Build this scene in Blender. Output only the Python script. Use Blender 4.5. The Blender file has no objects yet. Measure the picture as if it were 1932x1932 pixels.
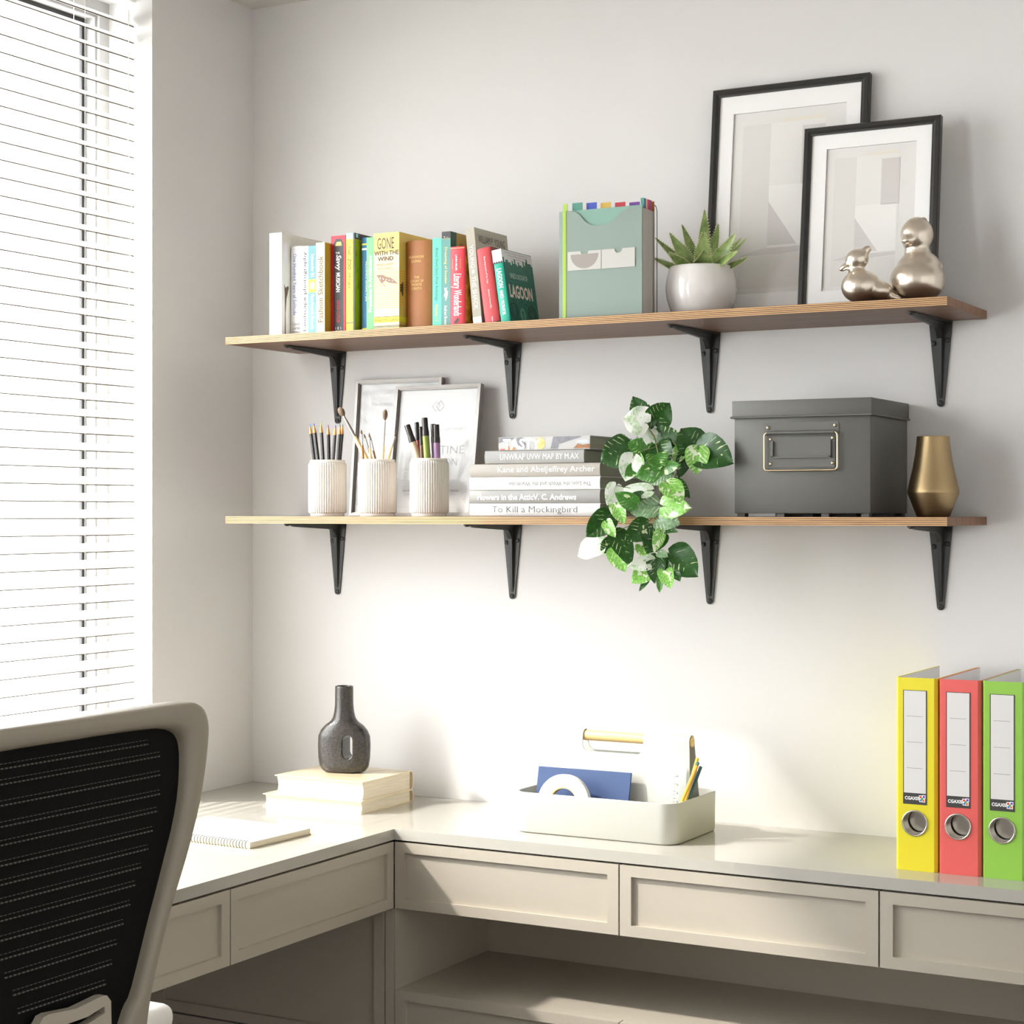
import bpy, bmesh, math, random
from mathutils import Vector, Matrix, Quaternion
from mathutils.geometry import tessellate_polygon

SC = bpy.context.scene
COL = SC.collection
R = math.radians

# ------------------------------------------------------------ camera
cam_data = bpy.data.cameras.new('camera')
cam_data.sensor_width = 36.0
cam_data.lens = 64.51
cam_data.clip_start = 0.05
cam = bpy.data.objects.new('camera', cam_data)
cam.location = (2.4554, -3.2775, 1.345)
cam.rotation_euler = (R(90), 0, R(28.8))
COL.objects.link(cam)
SC.camera = cam

# ------------------------------------------------------------ sky, sun, exposure
SC.view_settings.view_transform = 'Standard'
SC.view_settings.look = 'None'
SC.view_settings.gamma = 1.0
SC.view_settings.use_curve_mapping = False
SC.view_settings.exposure = 0.42
SC.cycles.max_bounces = 8
SC.cycles.diffuse_bounces = 5
SC.cycles.glossy_bounces = 4
SC.cycles.caustics_reflective = False
SC.cycles.caustics_refractive = False

world = bpy.data.worlds.new('sky')
SC.world = world
world.use_nodes = True
bgn = world.node_tree.nodes['Background']
bgn.inputs[0].default_value = (0.95, 0.98, 1.0, 1)
bgn.inputs[1].default_value = 13.0

sun_data = bpy.data.lights.new('sun', 'SUN')
sun_data.energy = 8.0
sun_data.angle = R(2.6)
sun_data.color = (1.0, 0.955, 0.89)
sun = bpy.data.objects.new('sun', sun_data)
sun.rotation_euler = Vector((1.0, 0.65, -1.03)).to_track_quat('-Z', 'Y').to_euler()
sun.location = (-3, -3, 4)
COL.objects.link(sun)

def portal(name, loc, rot, sx, sy):
    d = bpy.data.lights.new(name, 'AREA'); d.shape = 'RECTANGLE'; d.size = sx; d.size_y = sy
    d.cycles.is_portal = True
    o = bpy.data.objects.new(name, d); o.location = loc; o.rotation_euler = rot
    COL.objects.link(o)
# sampling guides for the sky light at the window and the added fill opening (they emit nothing themselves)
portal('window_portal', (-0.315, -1.12, 1.58), (0, R(-90), 0), 1.64, 1.56)
portal('fill_window_portal', (-0.315, -3.50, 1.58), (0, R(-90), 0), 1.64, 1.60)

# ------------------------------------------------------------ helpers
def lin(c):
    c = c / 255.0
    return c / 12.92 if c <= 0.04045 else ((c + 0.055) / 1.055) ** 2.4
def rgba(c):
    return (lin(c[0]), lin(c[1]), lin(c[2]), 1.0)

MATS = {}
def mat(name, c, rough=0.5, metal=0.0, spec=0.5, noise=None, bump=None, coat=0.0, trans=0.0, sub=0.0, translucent=0.0):
    """procedural Principled material; noise=(scale, amount, stretch), bump=(scale, strength, distance)"""
    if name in MATS:
        return MATS[name]
    m = bpy.data.materials.new(name); m.use_nodes = True
    nt = m.node_tree; b = nt.nodes['Principled BSDF']
    b.inputs['Base Color'].default_value = rgba(c)
    b.inputs['Roughness'].default_value = rough
    b.inputs['Metallic'].default_value = metal
    b.inputs['Specular IOR Level'].default_value = spec
    b.inputs['Coat Weight'].default_value = coat
    b.inputs['Transmission Weight'].default_value = trans
    tc = None
    def coords(stretch):
        nonlocal tc
        if tc is None:
            tc = nt.nodes.new('ShaderNodeTexCoord')
        mp = nt.nodes.new('ShaderNodeMapping'); mp.inputs['Scale'].default_value = stretch
        nt.links.new(tc.outputs['Object'], mp.inputs['Vector'])
        return mp.outputs['Vector']
    if noise:
        sc_, am, st = (list(noise) + [(1, 1, 1)])[:3]
        n = nt.nodes.new('ShaderNodeTexNoise'); n.inputs['Scale'].default_value = sc_; n.inputs['Detail'].default_value = 4
        nt.links.new(coords(st), n.inputs['Vector'])
        rr = nt.nodes.new('ShaderNodeMapRange')
        rr.inputs[1].default_value = 0.3; rr.inputs[2].default_value = 0.7
        rr.inputs[3].default_value = 1 - am; rr.inputs[4].default_value = 1 + am
        nt.links.new(n.outputs['Fac'], rr.inputs[0])
        mx = nt.nodes.new('ShaderNodeMix'); mx.data_type = 'RGBA'; mx.blend_type = 'MULTIPLY'
        mx.inputs[0].default_value = 1.0
        mx.inputs[6].default_value = rgba(c)
        nt.links.new(rr.outputs[0], mx.inputs[7])
        nt.links.new(mx.outputs[2], b.inputs['Base Color'])
    if bump:
        n = nt.nodes.new('ShaderNodeTexNoise'); n.inputs['Scale'].default_value = bump[0]; n.inputs['Detail'].default_value = 3
        nt.links.new(coords((1, 1, 1)), n.inputs['Vector'])
        bp = nt.nodes.new('ShaderNodeBump'); bp.inputs['Strength'].default_value = bump[1]; bp.inputs['Distance'].default_value = bump[2]
        nt.links.new(n.outputs['Fac'], bp.inputs['Height'])
        nt.links.new(bp.outputs[0], b.inputs['Normal'])
    if translucent:
        out = nt.nodes['Material Output']
        t = nt.nodes.new('ShaderNodeBsdfTranslucent'); t.inputs[0].default_value = rgba(c)
        ms = nt.nodes.new('ShaderNodeMixShader'); ms.inputs[0].default_value = translucent
        nt.links.new(b.outputs[0], ms.inputs[1]); nt.links.new(t.outputs[0], ms.inputs[2])
        nt.links.new(ms.outputs[0], out.inputs[0])
    MATS[name] = m
    return m

def glass_mat(name, tint=(255, 255, 255), refl=1.0, rough=0.0, milk=0.0, milkc=(230, 235, 230)):
    """thin sheet: lets light straight through and mirrors a little at grazing angles"""
    if name in MATS:
        return MATS[name]
    m = bpy.data.materials.new(name); m.use_nodes = True
    nt = m.node_tree; nt.nodes.remove(nt.nodes['Principled BSDF'])
    out = nt.nodes['Material Output']
    tr = nt.nodes.new('ShaderNodeBsdfTransparent'); tr.inputs[0].default_value = rgba(tint)
    gl = nt.nodes.new('ShaderNodeBsdfGlossy'); gl.inputs['Roughness'].default_value = rough
    fr = nt.nodes.new('ShaderNodeLayerWeight'); fr.inputs[0].default_value = 0.5      # facing is the same from both sides of the sheet
    pw = nt.nodes.new('ShaderNodeMath'); pw.operation = 'POWER'; pw.inputs[1].default_value = 4.0
    nt.links.new(fr.outputs['Facing'], pw.inputs[0])
    mu = nt.nodes.new('ShaderNodeMath'); mu.operation = 'MULTIPLY_ADD'; mu.inputs[1].default_value = 0.9*refl; mu.inputs[2].default_value = 0.04*refl
    nt.links.new(pw.outputs[0], mu.inputs[0])
    ms = nt.nodes.new('ShaderNodeMixShader')
    nt.links.new(mu.outputs[0], ms.inputs[0])
    base = tr.outputs[0]
    if milk:
        df = nt.nodes.new('ShaderNodeBsdfDiffuse'); df.inputs[0].default_value = rgba(milkc)
        m2 = nt.nodes.new('ShaderNodeMixShader'); m2.inputs[0].default_value = milk
        nt.links.new(tr.outputs[0], m2.inputs[1]); nt.links.new(df.outputs[0], m2.inputs[2])
        base = m2.outputs[0]
    nt.links.new(base, ms.inputs[1]); nt.links.new(gl.outputs[0], ms.inputs[2])
    nt.links.new(ms.outputs[0], out.inputs[0])
    MATS[name] = m
    return m

class MB:
    """collects shapes; build() links them as ONE mesh object"""
    def __init__(s):
        s.v = []; s.f = []; s.m = []; s.uv = None
    def add(s, vs, fs, m=0):
        o = len(s.v)
        s.v += [tuple(v) for v in vs]
        for f in fs:
            s.f.append([i + o for i in f]); s.m.append(m)
        return s
    def frombm(s, bm, m=0):
        bm.verts.index_update()
        s.add([v.co[:] for v in bm.verts], [[v.index for v in f.verts] for f in bm.faces], m)
        bm.free(); return s
    def box(s, x0, x1, y0, y1, z0, z1, m=0, r=0.0, seg=2):
        if r <= 0:
            return s.add([(x0,y0,z0),(x1,y0,z0),(x1,y1,z0),(x0,y1,z0),(x0,y0,z1),(x1,y0,z1),(x1,y1,z1),(x0,y1,z1)],
                         [(0,3,2,1),(4,5,6,7),(0,1,5,4),(1,2,6,5),(2,3,7,6),(3,0,4,7)], m)
        bm = bmesh.new(); bmesh.ops.create_cube(bm, size=1)
        for v in bm.verts:
            v.co = Vector(((x0+x1)/2 + v.co.x*(x1-x0), (y0+y1)/2 + v.co.y*(y1-y0), (z0+z1)/2 + v.co.z*(z1-z0)))
        bmesh.ops.bevel(bm, geom=bm.edges[:], offset=r, segments=seg, profile=0.5, affect='EDGES')
        return s.frombm(bm, m)
    def loft(s, rings, m=0, closed=True, cap0=False, cap1=False):
        n = len(rings[0]); o = len(s.v)
        for r in rings:
            s.v += [tuple(p) for p in r]
        for i in range(len(rings) - 1):
            for j in range(n if closed else n - 1):
                k = (j + 1) % n
                s.f.append([o+i*n+j, o+i*n+k, o+(i+1)*n+k, o+(i+1)*n+j]); s.m.append(m)
        if cap0: s.f.append([o+j for j in range(n)][::-1]); s.m.append(m)
        if cap1: s.f.append([o+(len(rings)-1)*n+j for j in range(n)]); s.m.append(m)
        return s
    def lathe(s, prof, seg=48, c=(0,0,0), m=0, cap0=False, cap1=False, fn=None):
        rings = []
        for r, z in prof:
            rings.append([(c[0]+r*math.cos(2*math.pi*j/seg)*(fn(j) if fn else 1), c[1]+r*math.sin(2*math.pi*j/seg)*(fn(j) if fn else 1), c[2]+z) for j in range(seg)])
        return s.loft(rings, m, True, cap0, cap1)
    def tube(s, pts, rad, seg=8, m=0, cap=True, squash=None):
        pts = [Vector(p) for p in pts]; n = len(pts)
        rad = rad if isinstance(rad, (list, tuple)) else [rad]*n
        rings = []; prev = None
        for i, p in enumerate(pts):
            t = (pts[min(i+1, n-1)] - pts[max(i-1, 0)]).normalized()
            if prev is None:
                a = Vector((0,0,1)) if abs(t.z) < 0.9 else Vector((1,0,0))
                u = t.cross(a).normalized()
            else:
                u = (prev - t*prev.dot(t)).normalized()
            prev = u; w = t.cross(u)
            rings.append([p + (u*math.cos(2*math.pi*j/seg) + w*math.sin(2*math.pi*j/seg))*rad[i] for j in range(seg)])
        return s.loft(rings, m, True, cap, cap)
    def prism(s, outer, a0, a1, axis='y', holes=(), m=0, mside=None):
        """2D outline (with holes) pushed along an axis. axis y: (x,z); axis z: (x,y); axis x: (y,z)"""
        def P(p, a):
            return {'y': (p[0], a, p[1]), 'z': (p[0], p[1], a), 'x': (a, p[0], p[1])}[axis]
        loops = [list(outer)] + [list(h) for h in holes]
        flat = [p for l in loops for p in l]
        tris = tessellate_polygon([[Vector((p[0], p[1], 0)) for p in l] for l in loops])
        n = len(flat)
        vs = [P(p, a0) for p in flat] + [P(p, a1) for p in flat]
        fs = [list(t) for t in tris] + [[i+n for i in t][::-1] for t in tris]
        s.add(vs, fs, m)
        fs = []; o = 0
        for l in loops:
            k = len(l)
            for i in range(k):
                j = (i+1) % k
                fs.append([o+i, o+j, o+j+n, o+i+n])
            o += k
        s.add(vs, fs, m if mside is None else mside)
        return s
    def build(s, name, mats, parent=None, smooth=None, loc=None, rot=None, fix=True):
        me = bpy.data.meshes.new(name)
        me.from_pydata(s.v, [], s.f)
        mats = mats if isinstance(mats, (list, tuple)) else [mats]
        for m in mats: me.materials.append(m)
        me.polygons.foreach_set('material_index', s.m)
        if fix:
            bm = bmesh.new(); bm.from_mesh(me)
            bmesh.ops.remove_doubles(bm, verts=bm.verts, dist=1e-6)
            bmesh.ops.recalc_face_normals(bm, faces=bm.faces)
            bm.to_mesh(me); bm.free()
        if smooth is not None:
            me.polygons.foreach_set('use_smooth', [True]*len(me.polygons))
            me.set_sharp_from_angle(angle=R(smooth))
        me.update()
        o = bpy.data.objects.new(name, me); COL.objects.link(o)
        if parent is not None: o.parent = parent
        if loc is not None: o.location = loc
        if rot is not None: o.rotation_euler = rot
        return o

def tag(o, label, cat=None, group=None, kind=None):
    o['label'] = label
    if cat: o['category'] = cat
    if group: o['group'] = group
    if kind: o['kind'] = kind
    return o
def thing(name, label, cat, loc=(0,0,0), rot=(0,0,0), group=None, kind=None):
    o = bpy.data.objects.new(name, None); COL.objects.link(o)
    o.empty_display_size = 0.02
    o.location = loc; o.rotation_euler = rot
    return tag(o, label, cat, group, kind)
def inst(src, parent=None, loc=None, rot=None, scale=None, name=None):
    o = src.copy(); COL.objects.link(o)
    if name: o.name = name
    o.parent = parent
    if loc is not None: o.location = loc
    if rot is not None: o.rotation_euler = rot
    if scale is not None: o.scale = scale
    return o

_TX = {}
def text(body, parent, O, U, V, m, name='lettering', bold=0.0, shear=0.0, spacing=1.0):
    """lettering fitted into the parallelogram O, O+U, O+V of the parent's space"""
    key = (body, bold, shear, spacing)
    if key not in _TX:
        cu = bpy.data.curves.new('t', 'FONT'); cu.body = body; cu.resolution_u = 2
        cu.offset = bold; cu.shear = shear; cu.space_character = spacing
        tmp = bpy.data.objects.new('t', cu); COL.objects.link(tmp)
        dg = bpy.context.evaluated_depsgraph_get()
        me = bpy.data.meshes.new_from_object(tmp.evaluated_get(dg))
        vs = [v.co.copy() for v in me.vertices]; fs = [list(p.vertices) for p in me.polygons]
        bpy.data.objects.remove(tmp); bpy.data.curves.remove(cu); bpy.data.meshes.remove(me)
        x0 = min(v.x for v in vs); x1 = max(v.x for v in vs); y0 = min(v.y for v in vs); y1 = max(v.y for v in vs)
        _TX[key] = ([((v.x-x0)/(x1-x0), (v.y-y0)/(y1-y0)) for v in vs], fs)
    vs, fs = _TX[key]
    O, U, V = Vector(O), Vector(U), Vector(V)
    mb = MB(); mb.add([O + U*a + V*b for a, b in vs], fs)
    return mb.build(name, m, parent, fix=False)

def flat(pts3, m, parent, name):
    """one flat printed shape"""
    mb = MB(); mb.add(pts3, [list(range(len(pts3)))])
    return mb.build(name, m, parent, fix=False)

def circle(cx, cz, r, n=32, rz=None, a0=0.0, a1=2*math.pi):
    rz = r if rz is None else rz
    return [(cx + r*math.cos(a0+(a1-a0)*i/n), cz + rz*math.sin(a0+(a1-a0)*i/n)) for i in range(n)]
def rrect(x0, x1, z0, z1, r, n=6):
    pts = []
    for cx, cz, a in ((x1-r, z1-r, 0), (x0+r, z1-r, 90), (x0+r, z0+r, 180), (x1-r, z0+r, 270)):
        for i in range(n+1):
            t = R(a + 90*i/n); pts.append((cx + r*math.cos(t), cz + r*math.sin(t)))
    return pts

def evaluated_mesh(mb, mods):
    """run modifiers over a collected mesh and return the finished mesh data"""
    o = mb.build('tmp', [], None)
    for typ, kw in mods:
        md = o.modifiers.new(typ, typ)
        for k, v in kw.items(): setattr(md, k, v)
    dg = bpy.context.evaluated_depsgraph_get()
    me = bpy.data.meshes.new_from_object(o.evaluated_get(dg))
    old = o.data
    bpy.data.objects.remove(o); bpy.data.meshes.remove(old)
    return me
def obj_from(me, name, m, parent=None, loc=None, rot=None):
    me.name = name; me.materials.clear(); me.materials.append(m)
    me.polygons.foreach_set('use_smooth', [True]*len(me.polygons))
    o = bpy.data.objects.new(name, me); COL.objects.link(o)
    o.parent = parent
    if loc is not None: o.location = loc
    if rot is not None: o.rotation_euler = rot
    return o
def sphere(mb, c, r, rot=None, u=24, v=14, m=0):
    q = rot.to_matrix() if rot is not None else Matrix.Identity(3)
    rings = []
    for i in range(v+1):
        t = math.pi*i/v
        rr = max(math.sin(t), 1e-4)
        rings.append([Vector(c) + q @ Vector((r[0]*rr*math.cos(2*math.pi*j/u), r[1]*rr*math.sin(2*math.pi*j/u), r[2]*math.cos(t))) for j in range(u)])
    mb.loft(rings, m, True, True, True)

# ------------------------------------------------------------ shared materials
M_WALL = mat('wall_paint', (219, 217, 215), 0.75, spec=0.25, bump=(420, 0.08, 0.0004))
M_CEIL = mat('ceiling_paint', (205, 200, 194), 0.85, spec=0.2)
M_FLOOR = mat('floor_oak', (64, 52, 41), 0.45, noise=(3, 0.18, (1, 9, 1)))
M_DESK = mat('desk_lacquer', (176, 172, 163), 0.09, spec=0.5)
M_DESKF = mat('desk_front_lacquer', (176, 168, 154), 0.32, spec=0.45)
M_GAP = mat('shadow_gap', (30, 28, 25), 0.7)
M_WHITE = mat('white_plastic', (240, 240, 238), 0.4)
M_BLACK = mat('black_metal', (40, 40, 38), 0.42, spec=0.5, bump=(900, 0.15, 0.0003))
M_PAGE = mat('paper_pages', (236, 230, 214), 0.8, spec=0.2, noise=(60, 0.05, (1, 1, 12)))
M_PAPER = mat('white_paper', (234, 234, 232), 0.75, spec=0.2)
M_INK = mat('black_ink', (34, 32, 32), 0.6)
M_INKG = mat('grey_ink', (122, 120, 118), 0.6)
M_WINK = mat('white_ink', (248, 248, 246), 0.6)
M_CHROME = mat('steel', (205, 200, 192), 0.22, metal=1.0)
M_GLASS = glass_mat('clear_glass')
M_PICGLASS = glass_mat('picture_glass', refl=0.7, rough=0.08)

# ============================================================ THE SETTING
WT = 0.31                                   # wall thickness at the window
WY0, WY1, WZ0, WZ1 = -1.90, -0.3405, 0.762, 2.40
CEIL = 2.4554
VY0, VY1 = -4.30, -2.70                      # opening of the added, unseen fill window in the same wall
RX, RY = 3.3, -5.2                          # far right and rear walls
b = MB(); b.box(-WT, RX+.12, 0, 0.12, 0, CEIL)
tag(b.build('wall_back', M_WALL), 'white painted back wall carrying the two wooden shelves', 'wall', kind='structure')
b = MB()
b.box(-WT, 0, WY1, 0, 0, CEIL); b.box(-WT, 0, VY1, WY0, 0, CEIL); b.box(-WT, 0, RY-.12, VY0, 0, CEIL)
for ya, yb in ((WY0, WY1), (VY0, VY1)):
    b.box(-WT, 0, ya, yb, 0, WZ0); b.box(-WT, 0, ya, yb, WZ1, CEIL)
tag(b.build('wall_left', M_WALL), 'white painted left wall with the tall window opening', 'wall', kind='structure')
b = MB(); b.box(RX, RX+.12, RY-.12, 0, 0, CEIL); M_WALL2 = mat('wall_paint_bounce', (243, 241, 238), 0.75, spec=0.25)  # unseen wall painted brighter than the others to bounce light back
tag(b.build('wall_right', M_WALL2), 'white painted right wall outside the picture', 'wall', kind='structure')
b = MB(); b.box(0, RX, RY-.12, RY, 0, CEIL)
tag(b.build('wall_rear', M_WALL), 'white painted rear wall behind the viewer', 'wall', kind='structure')
b = MB(); b.box(-WT, RX+.12, RY-.12, 0.12, -0.1, 0)
tag(b.build('floor', M_FLOOR), 'dark oak floor under the desk', 'floor', kind='structure')
b = MB(); b.box(-WT, RX+.12, RY-.12, 0.12, CEIL, CEIL+0.1)
tag(b.build('ceiling', M_CEIL), 'plain white ceiling', 'ceiling', kind='structure')

# ---- window in the left wall: frame, sash, dark gasket, pane
M_PVC = mat('window_frame_grey', (170, 168, 165), 0.4)
M_RUB = mat('rubber_gasket', (38, 36, 34), 0.6)
w = thing('window_1', 'grey framed window behind the venetian blind', 'window', (-0.15, (WY0+WY1)/2, WZ0), kind='structure')
def ring(b, y0, y1, z0, z1, t, x0, x1, m=0):
    b.box(x0, x1, y0, y0+t, z0, z1, m); b.box(x0, x1, y1-t, y1, z0, z1, m)
    b.box(x0, x1, y0+t, y1-t, z0, z0+t, m); b.box(x0, x1, y0+t, y1-t, z1-t, z1, m)
oy = (WY0+WY1)/2
y0, y1 = WY0-oy, WY1-oy; z0, z1 = 0, WZ1-WZ0
b = MB(); ring(b, y0, y1, z0, z1, 0.030, -0.006, 0.036); b.build('frame', M_PVC, w)
b = MB(); ring(b, y0+.031, y1-.031, z0+.031, z1-.031, 0.0042, -0.004, 0.028); b.build('sash', M_PVC, w)
b = MB(); ring(b, y0+.0352, y1-.0352, z0+.0352, z1-.0352, 0.0120, -0.0035, 0.004); b.build('gasket', M_RUB, w)
b = MB(); b.box(-0.003, 0.003, y0+.040, y1-.040, z0+.040, z1-.040); b.build('pane', M_GLASS, w)

w = thing('fill_window', 'added unseen window of the left wall for fill light', 'window', (-0.15, (VY0+VY1)/2, WZ0), kind='structure')  # not seen; put in to light the back wall from the front
y0, y1 = (VY0-VY1)/2, (VY1-VY0)/2
b = MB(); ring(b, y0, y1, z0, z1, 0.060, -0.05, 0.036); b.box(-.04, .03, -.03, .03, .06, z1-.06); b.build('frame', M_PVC, w)
b = MB(); b.box(-0.003, 0.003, y0+.055, -.03, z0+.055, z1-.055); b.box(-0.003, 0.003, .03, y1-.055, z0+.055, z1-.055); b.build('pane', M_GLASS, w)

# ---- venetian blind: every slat a part
BX, PITCH, SW, TILT = -0.056, 0.03365, 0.0325, R(31)
blind = thing('venetian_blind', 'white venetian blind with open slats in the left window', 'blind', (BX, -1.12, WZ0))
M_SLAT = mat('slat_white', (240, 239, 236), 0.45, translucent=0.35)
M_SLATE = mat('slat_edge_shade', (84, 70, 50), 0.6)  # shadow line along each slat put into the edge colour
b = MB(); HL = 0.773
rings = []
prof = []
for k in range(7):
    a = -0.5 + k/6.0
    prof.append((a*SW, 0.0026*(1 - (2*a)**2)))
edge_half = [.0006]*6 + [.0012]                      # room-side edge thickened to widen the painted shadow line
pts = [(p[0], p[1]+h_) for p, h_ in zip(prof, edge_half)] + [(p[0], p[1]-h_) for p, h_ in list(zip(prof, edge_half))[::-1]]
ct, st = math.cos(TILT), math.sin(TILT)
# positive local u = room side = lower edge
ring2 = [(u*ct + v*st, -u*st + v*ct) for u, v in pts]
for y in (-HL, HL): rings.append([(p[0], y, p[1]) for p in ring2])
b.loft(rings, 0, True, True, True)
for i, f in enumerate(b.f):                      # the narrow room-side edge takes the painted shade
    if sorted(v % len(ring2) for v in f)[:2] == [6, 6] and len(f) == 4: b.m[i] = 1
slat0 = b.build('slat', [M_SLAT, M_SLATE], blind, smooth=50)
zs = []; z = 0.04
while z < WZ1-WZ0-0.022: zs.append(z); z += PITCH
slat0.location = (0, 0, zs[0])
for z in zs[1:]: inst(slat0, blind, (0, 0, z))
M_CORD = mat('cord_white', (228, 224, 214), 0.7)
for y in (-0.60, 0.0, 0.6255):
    for s in (-1, 1):
        b = MB(); b.tube([(s*SW*.45, y, 0.02), (s*SW*.45, y, WZ1-WZ0-.03)], 0.0007, 5); b.build('ladder_cord', M_CORD, blind)
b = MB(); b.box(-.02, .02, -HL, HL, WZ1-WZ0-.009, WZ1-WZ0-.001, r=.002); b.build('headrail', M_SLAT, blind)
b = MB(); b.box(-.017, .017, -HL, HL, 0.004, 0.018, r=.003); b.build('bottom_rail', M_SLAT, blind)
b = MB(); zt = WZ1-WZ0-.03
b.tube([(.024, .745, zt), (.025, .742, zt-.28), (.026, .748, zt-.33), (.026, .752, zt-.40), (.026, .748, zt-.47), (.025, .744, zt-.62)], 0.0009, 6)
b.build('pull_cord', M_CORD, blind)
b = MB(); b.lathe([(.001, 0), (.005, .004), (.0055, .016), (.0025, .026)], 12, (.025, .744, zt-.645), cap0=True, cap1=True); b.build('cord_tassel', M_SLAT, blind, smooth=40)

# ============================================================ DESK
DX, DY = 0.602, -0.3656                     # front of the left run, front of the back run
DYE, DXE = -1.88, 2.30                      # far ends outside the picture
b = MB()
L = [(0.001, -0.001), (DXE, -0.001), (DXE, DY), (DX, DY), (DX, DYE-.018), (0.001, DYE-.018)]
b.prism([(x, y) for x, y in L], 0.730, 0.750, 'z')
tag(b.build('worktop', M_DESK, loc=(0,0,0)), 'glossy greige L-shaped desk worktop in the corner', 'worktop')

def shaker(name, parent, horiz, a0, a1, z0, z1, face, t=0.018, fr=0.0215, rec=0.007):
    """panelled front: horiz 'x' lies in a plane y=face (facing -y), 'y' in a plane x=face (facing +x)"""
    b = MB()
    outer = [(a0, z0), (a1, z0), (a1, z1), (a0, z1)]
    hole = [(a0+fr, z0+fr-.002), (a1-fr, z0+fr-.002), (a1-fr, z1-fr+.002), (a0+fr, z1-fr+.002)]
    if horiz == 'x':
        b.prism(outer, face, face+t, 'y', [hole])
    else:
        b.prism(outer, face-t, face, 'x', [hole])
    o = b.build(name, M_DESKF, parent)
    b = MB()
    if horiz == 'x': b.box(a0+fr-.001, a1-fr+.001, face+rec, face+t-.001, z0+fr-.003, z1-fr+.003)
    else: b.box(face-t+.001, face-rec, a0+fr-.001, a1-fr+.001, z0+fr-.003, z1-fr+.003)
    b.build('panel', M_DESKF, o)
    return o

# left run: drawers hung under the worktop
u = thing('drawer_unit', 'greige row of drawers under the worktop along the window wall', 'drawers', (0, 0, 0))
b = MB(); b.box(0.002, DX-.019, DYE+.002, DY-.0015, 0.604, 0.7295); b.build('carcass', M_DESKF, u)
b = MB(); b.box(DX-.019, DX-.014, DYE+.002, DY-.0015, 0.7245, 0.7297); b.build('shadow_gap', M_GAP, u)
b = MB(); b.box(0.002, DX-.002, DYE-.018, DYE+.001, 0.0, 0.7295); b.build('light_block_panel', M_DESKF, u)  # unseen panel added to keep fill light out of the knee space
ys = [DY-.0015, -0.8643, -1.363, DYE+.003]
for k in range(3):
    shaker('drawer', u, 'y', ys[k+1]+.0015, ys[k]-.0015 if k else ys[k], 0.602, 0.7262, DX)
# corner cabinet below, its door faces the knee space
u = thing('corner_cabinet', 'greige corner cabinet with panelled door beside the knee space', 'cabinet', (0, 0, 0))
b = MB(); b.box(0.002, DX-.0015, DY+.02, -0.002, 0.05, 0.6005); b.box(0.002, DX-.002, DY+.05, -.002, 0.0, 0.05)
b.build('carcass', M_DESKF, u)
shaker('door', u, 'x', 0.028, 0.5795, 0.3385, 0.6005, DY, fr=.0235)
shaker('door', u, 'x', 0.028, 0.5795, 0.055, 0.335, DY, fr=.0235)
b = MB(); b.box(0.5825, DX-.0005, DY+.001, DY+.02, 0.05, 0.6005); b.build('filler_post', M_DESKF, u)
b = MB(); b.box(0.002, 0.0255, DY+.003, DY+.02, 0.05, 0.6005); b.build('filler_post', M_DESKF, u)
# back run: drawers
u = thing('drawer_unit', 'greige row of drawers under the worktop along the back wall', 'drawers', (0, 0, 0))
b = MB(); b.box(DX+.002, DXE-.002, DY+.019, -0.002, 0.604, 0.7295); b.build('carcass', M_DESKF, u)
b = MB(); b.box(DX+.001, DXE-.002, DY+.014, DY+.019, 0.7245, 0.7297); b.build('shadow_gap', M_GAP, u)
xs = [DX+.0015, 1.0688, 1.5379, 2.0, DXE]
for k in range(4):
    shaker('drawer', u, 'x', xs[k]+(.0015 if k else 0), xs[k+1]-.0015, 0.602, 0.7262, DY)
# open niche and low drawers
u = thing('shelf_cabinet', 'greige low cabinet with open niche under the back wall drawers', 'cabinet', (0, 0, 0))
b = MB(); b.box(DX+.0005, DX+.003, DY+.0015, -0.002, 0.05, 0.6015); b.build('side_panel', M_DESKF, u)
b = MB(); b.box(DX+.003, DXE-.02, -0.017, -0.002, 0.05, 0.6015); b.build('back_panel', M_DESKF, u)
b = MB(); b.box(DXE-.02, DXE-.002, DY+.0015, -0.002, 0.05, 0.6015); b.build('side_panel', M_DESKF, u)
b = MB(); b.box(DX+.003, DXE-.02, DY+.0185, -0.017, 0.431, 0.449); b.build('shelf_board', M_DESKF, u)
b = MB(); b.box(DX+.003, DXE-.02, DY+.05, -0.017, 0.0, 0.05); b.build('plinth', M_DESKF, u)
for k in range(4):
    shaker('drawer', u, 'x', xs[k]+.0015, min(xs[k+1]-.0015, DXE-.002), 0.25, 0.449, DY)
    shaker('drawer', u, 'x', xs[k]+.0015, min(xs[k+1]-.0015, DXE-.002), 0.055, 0.247, DY)

# ============================================================ WALL SHELVES
def wood_mat(name, ca, cb, axis_scale, scale, contrast=1.0, rough=0.45):
    m = bpy.data.materials.new(name); m.use_nodes = True
    nt = m.node_tree; bs = nt.nodes['Principled BSDF']; bs.inputs['Roughness'].default_value = rough
    tc = nt.nodes.new('ShaderNodeTexCoord'); mp = nt.nodes.new('ShaderNodeMapping'); mp.inputs['Scale'].default_value = axis_scale
    nt.links.new(tc.outputs['Object'], mp.inputs['Vector'])
    n = nt.nodes.new('ShaderNodeTexNoise'); n.inputs['Scale'].default_value = scale; n.inputs['Detail'].default_value = 5; n.inputs['Roughness'].default_value = 0.6
    nt.links.new(mp.outputs[0], n.inputs['Vector'])
    cr = nt.nodes.new('ShaderNodeValToRGB')
    cr.color_ramp.elements[0].position = 0.5 - 0.2*contrast; cr.color_ramp.elements[0].color = rgba(ca)
    cr.color_ramp.elements[1].position = 0.5 + 0.2*contrast; cr.color_ramp.elements[1].color = rgba(cb)
    nt.links.new(n.outputs['Fac'], cr.inputs[0]); nt.links.new(cr.outputs[0], bs.inputs['Base Color'])
    MATS[name] = m
    return m
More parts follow.
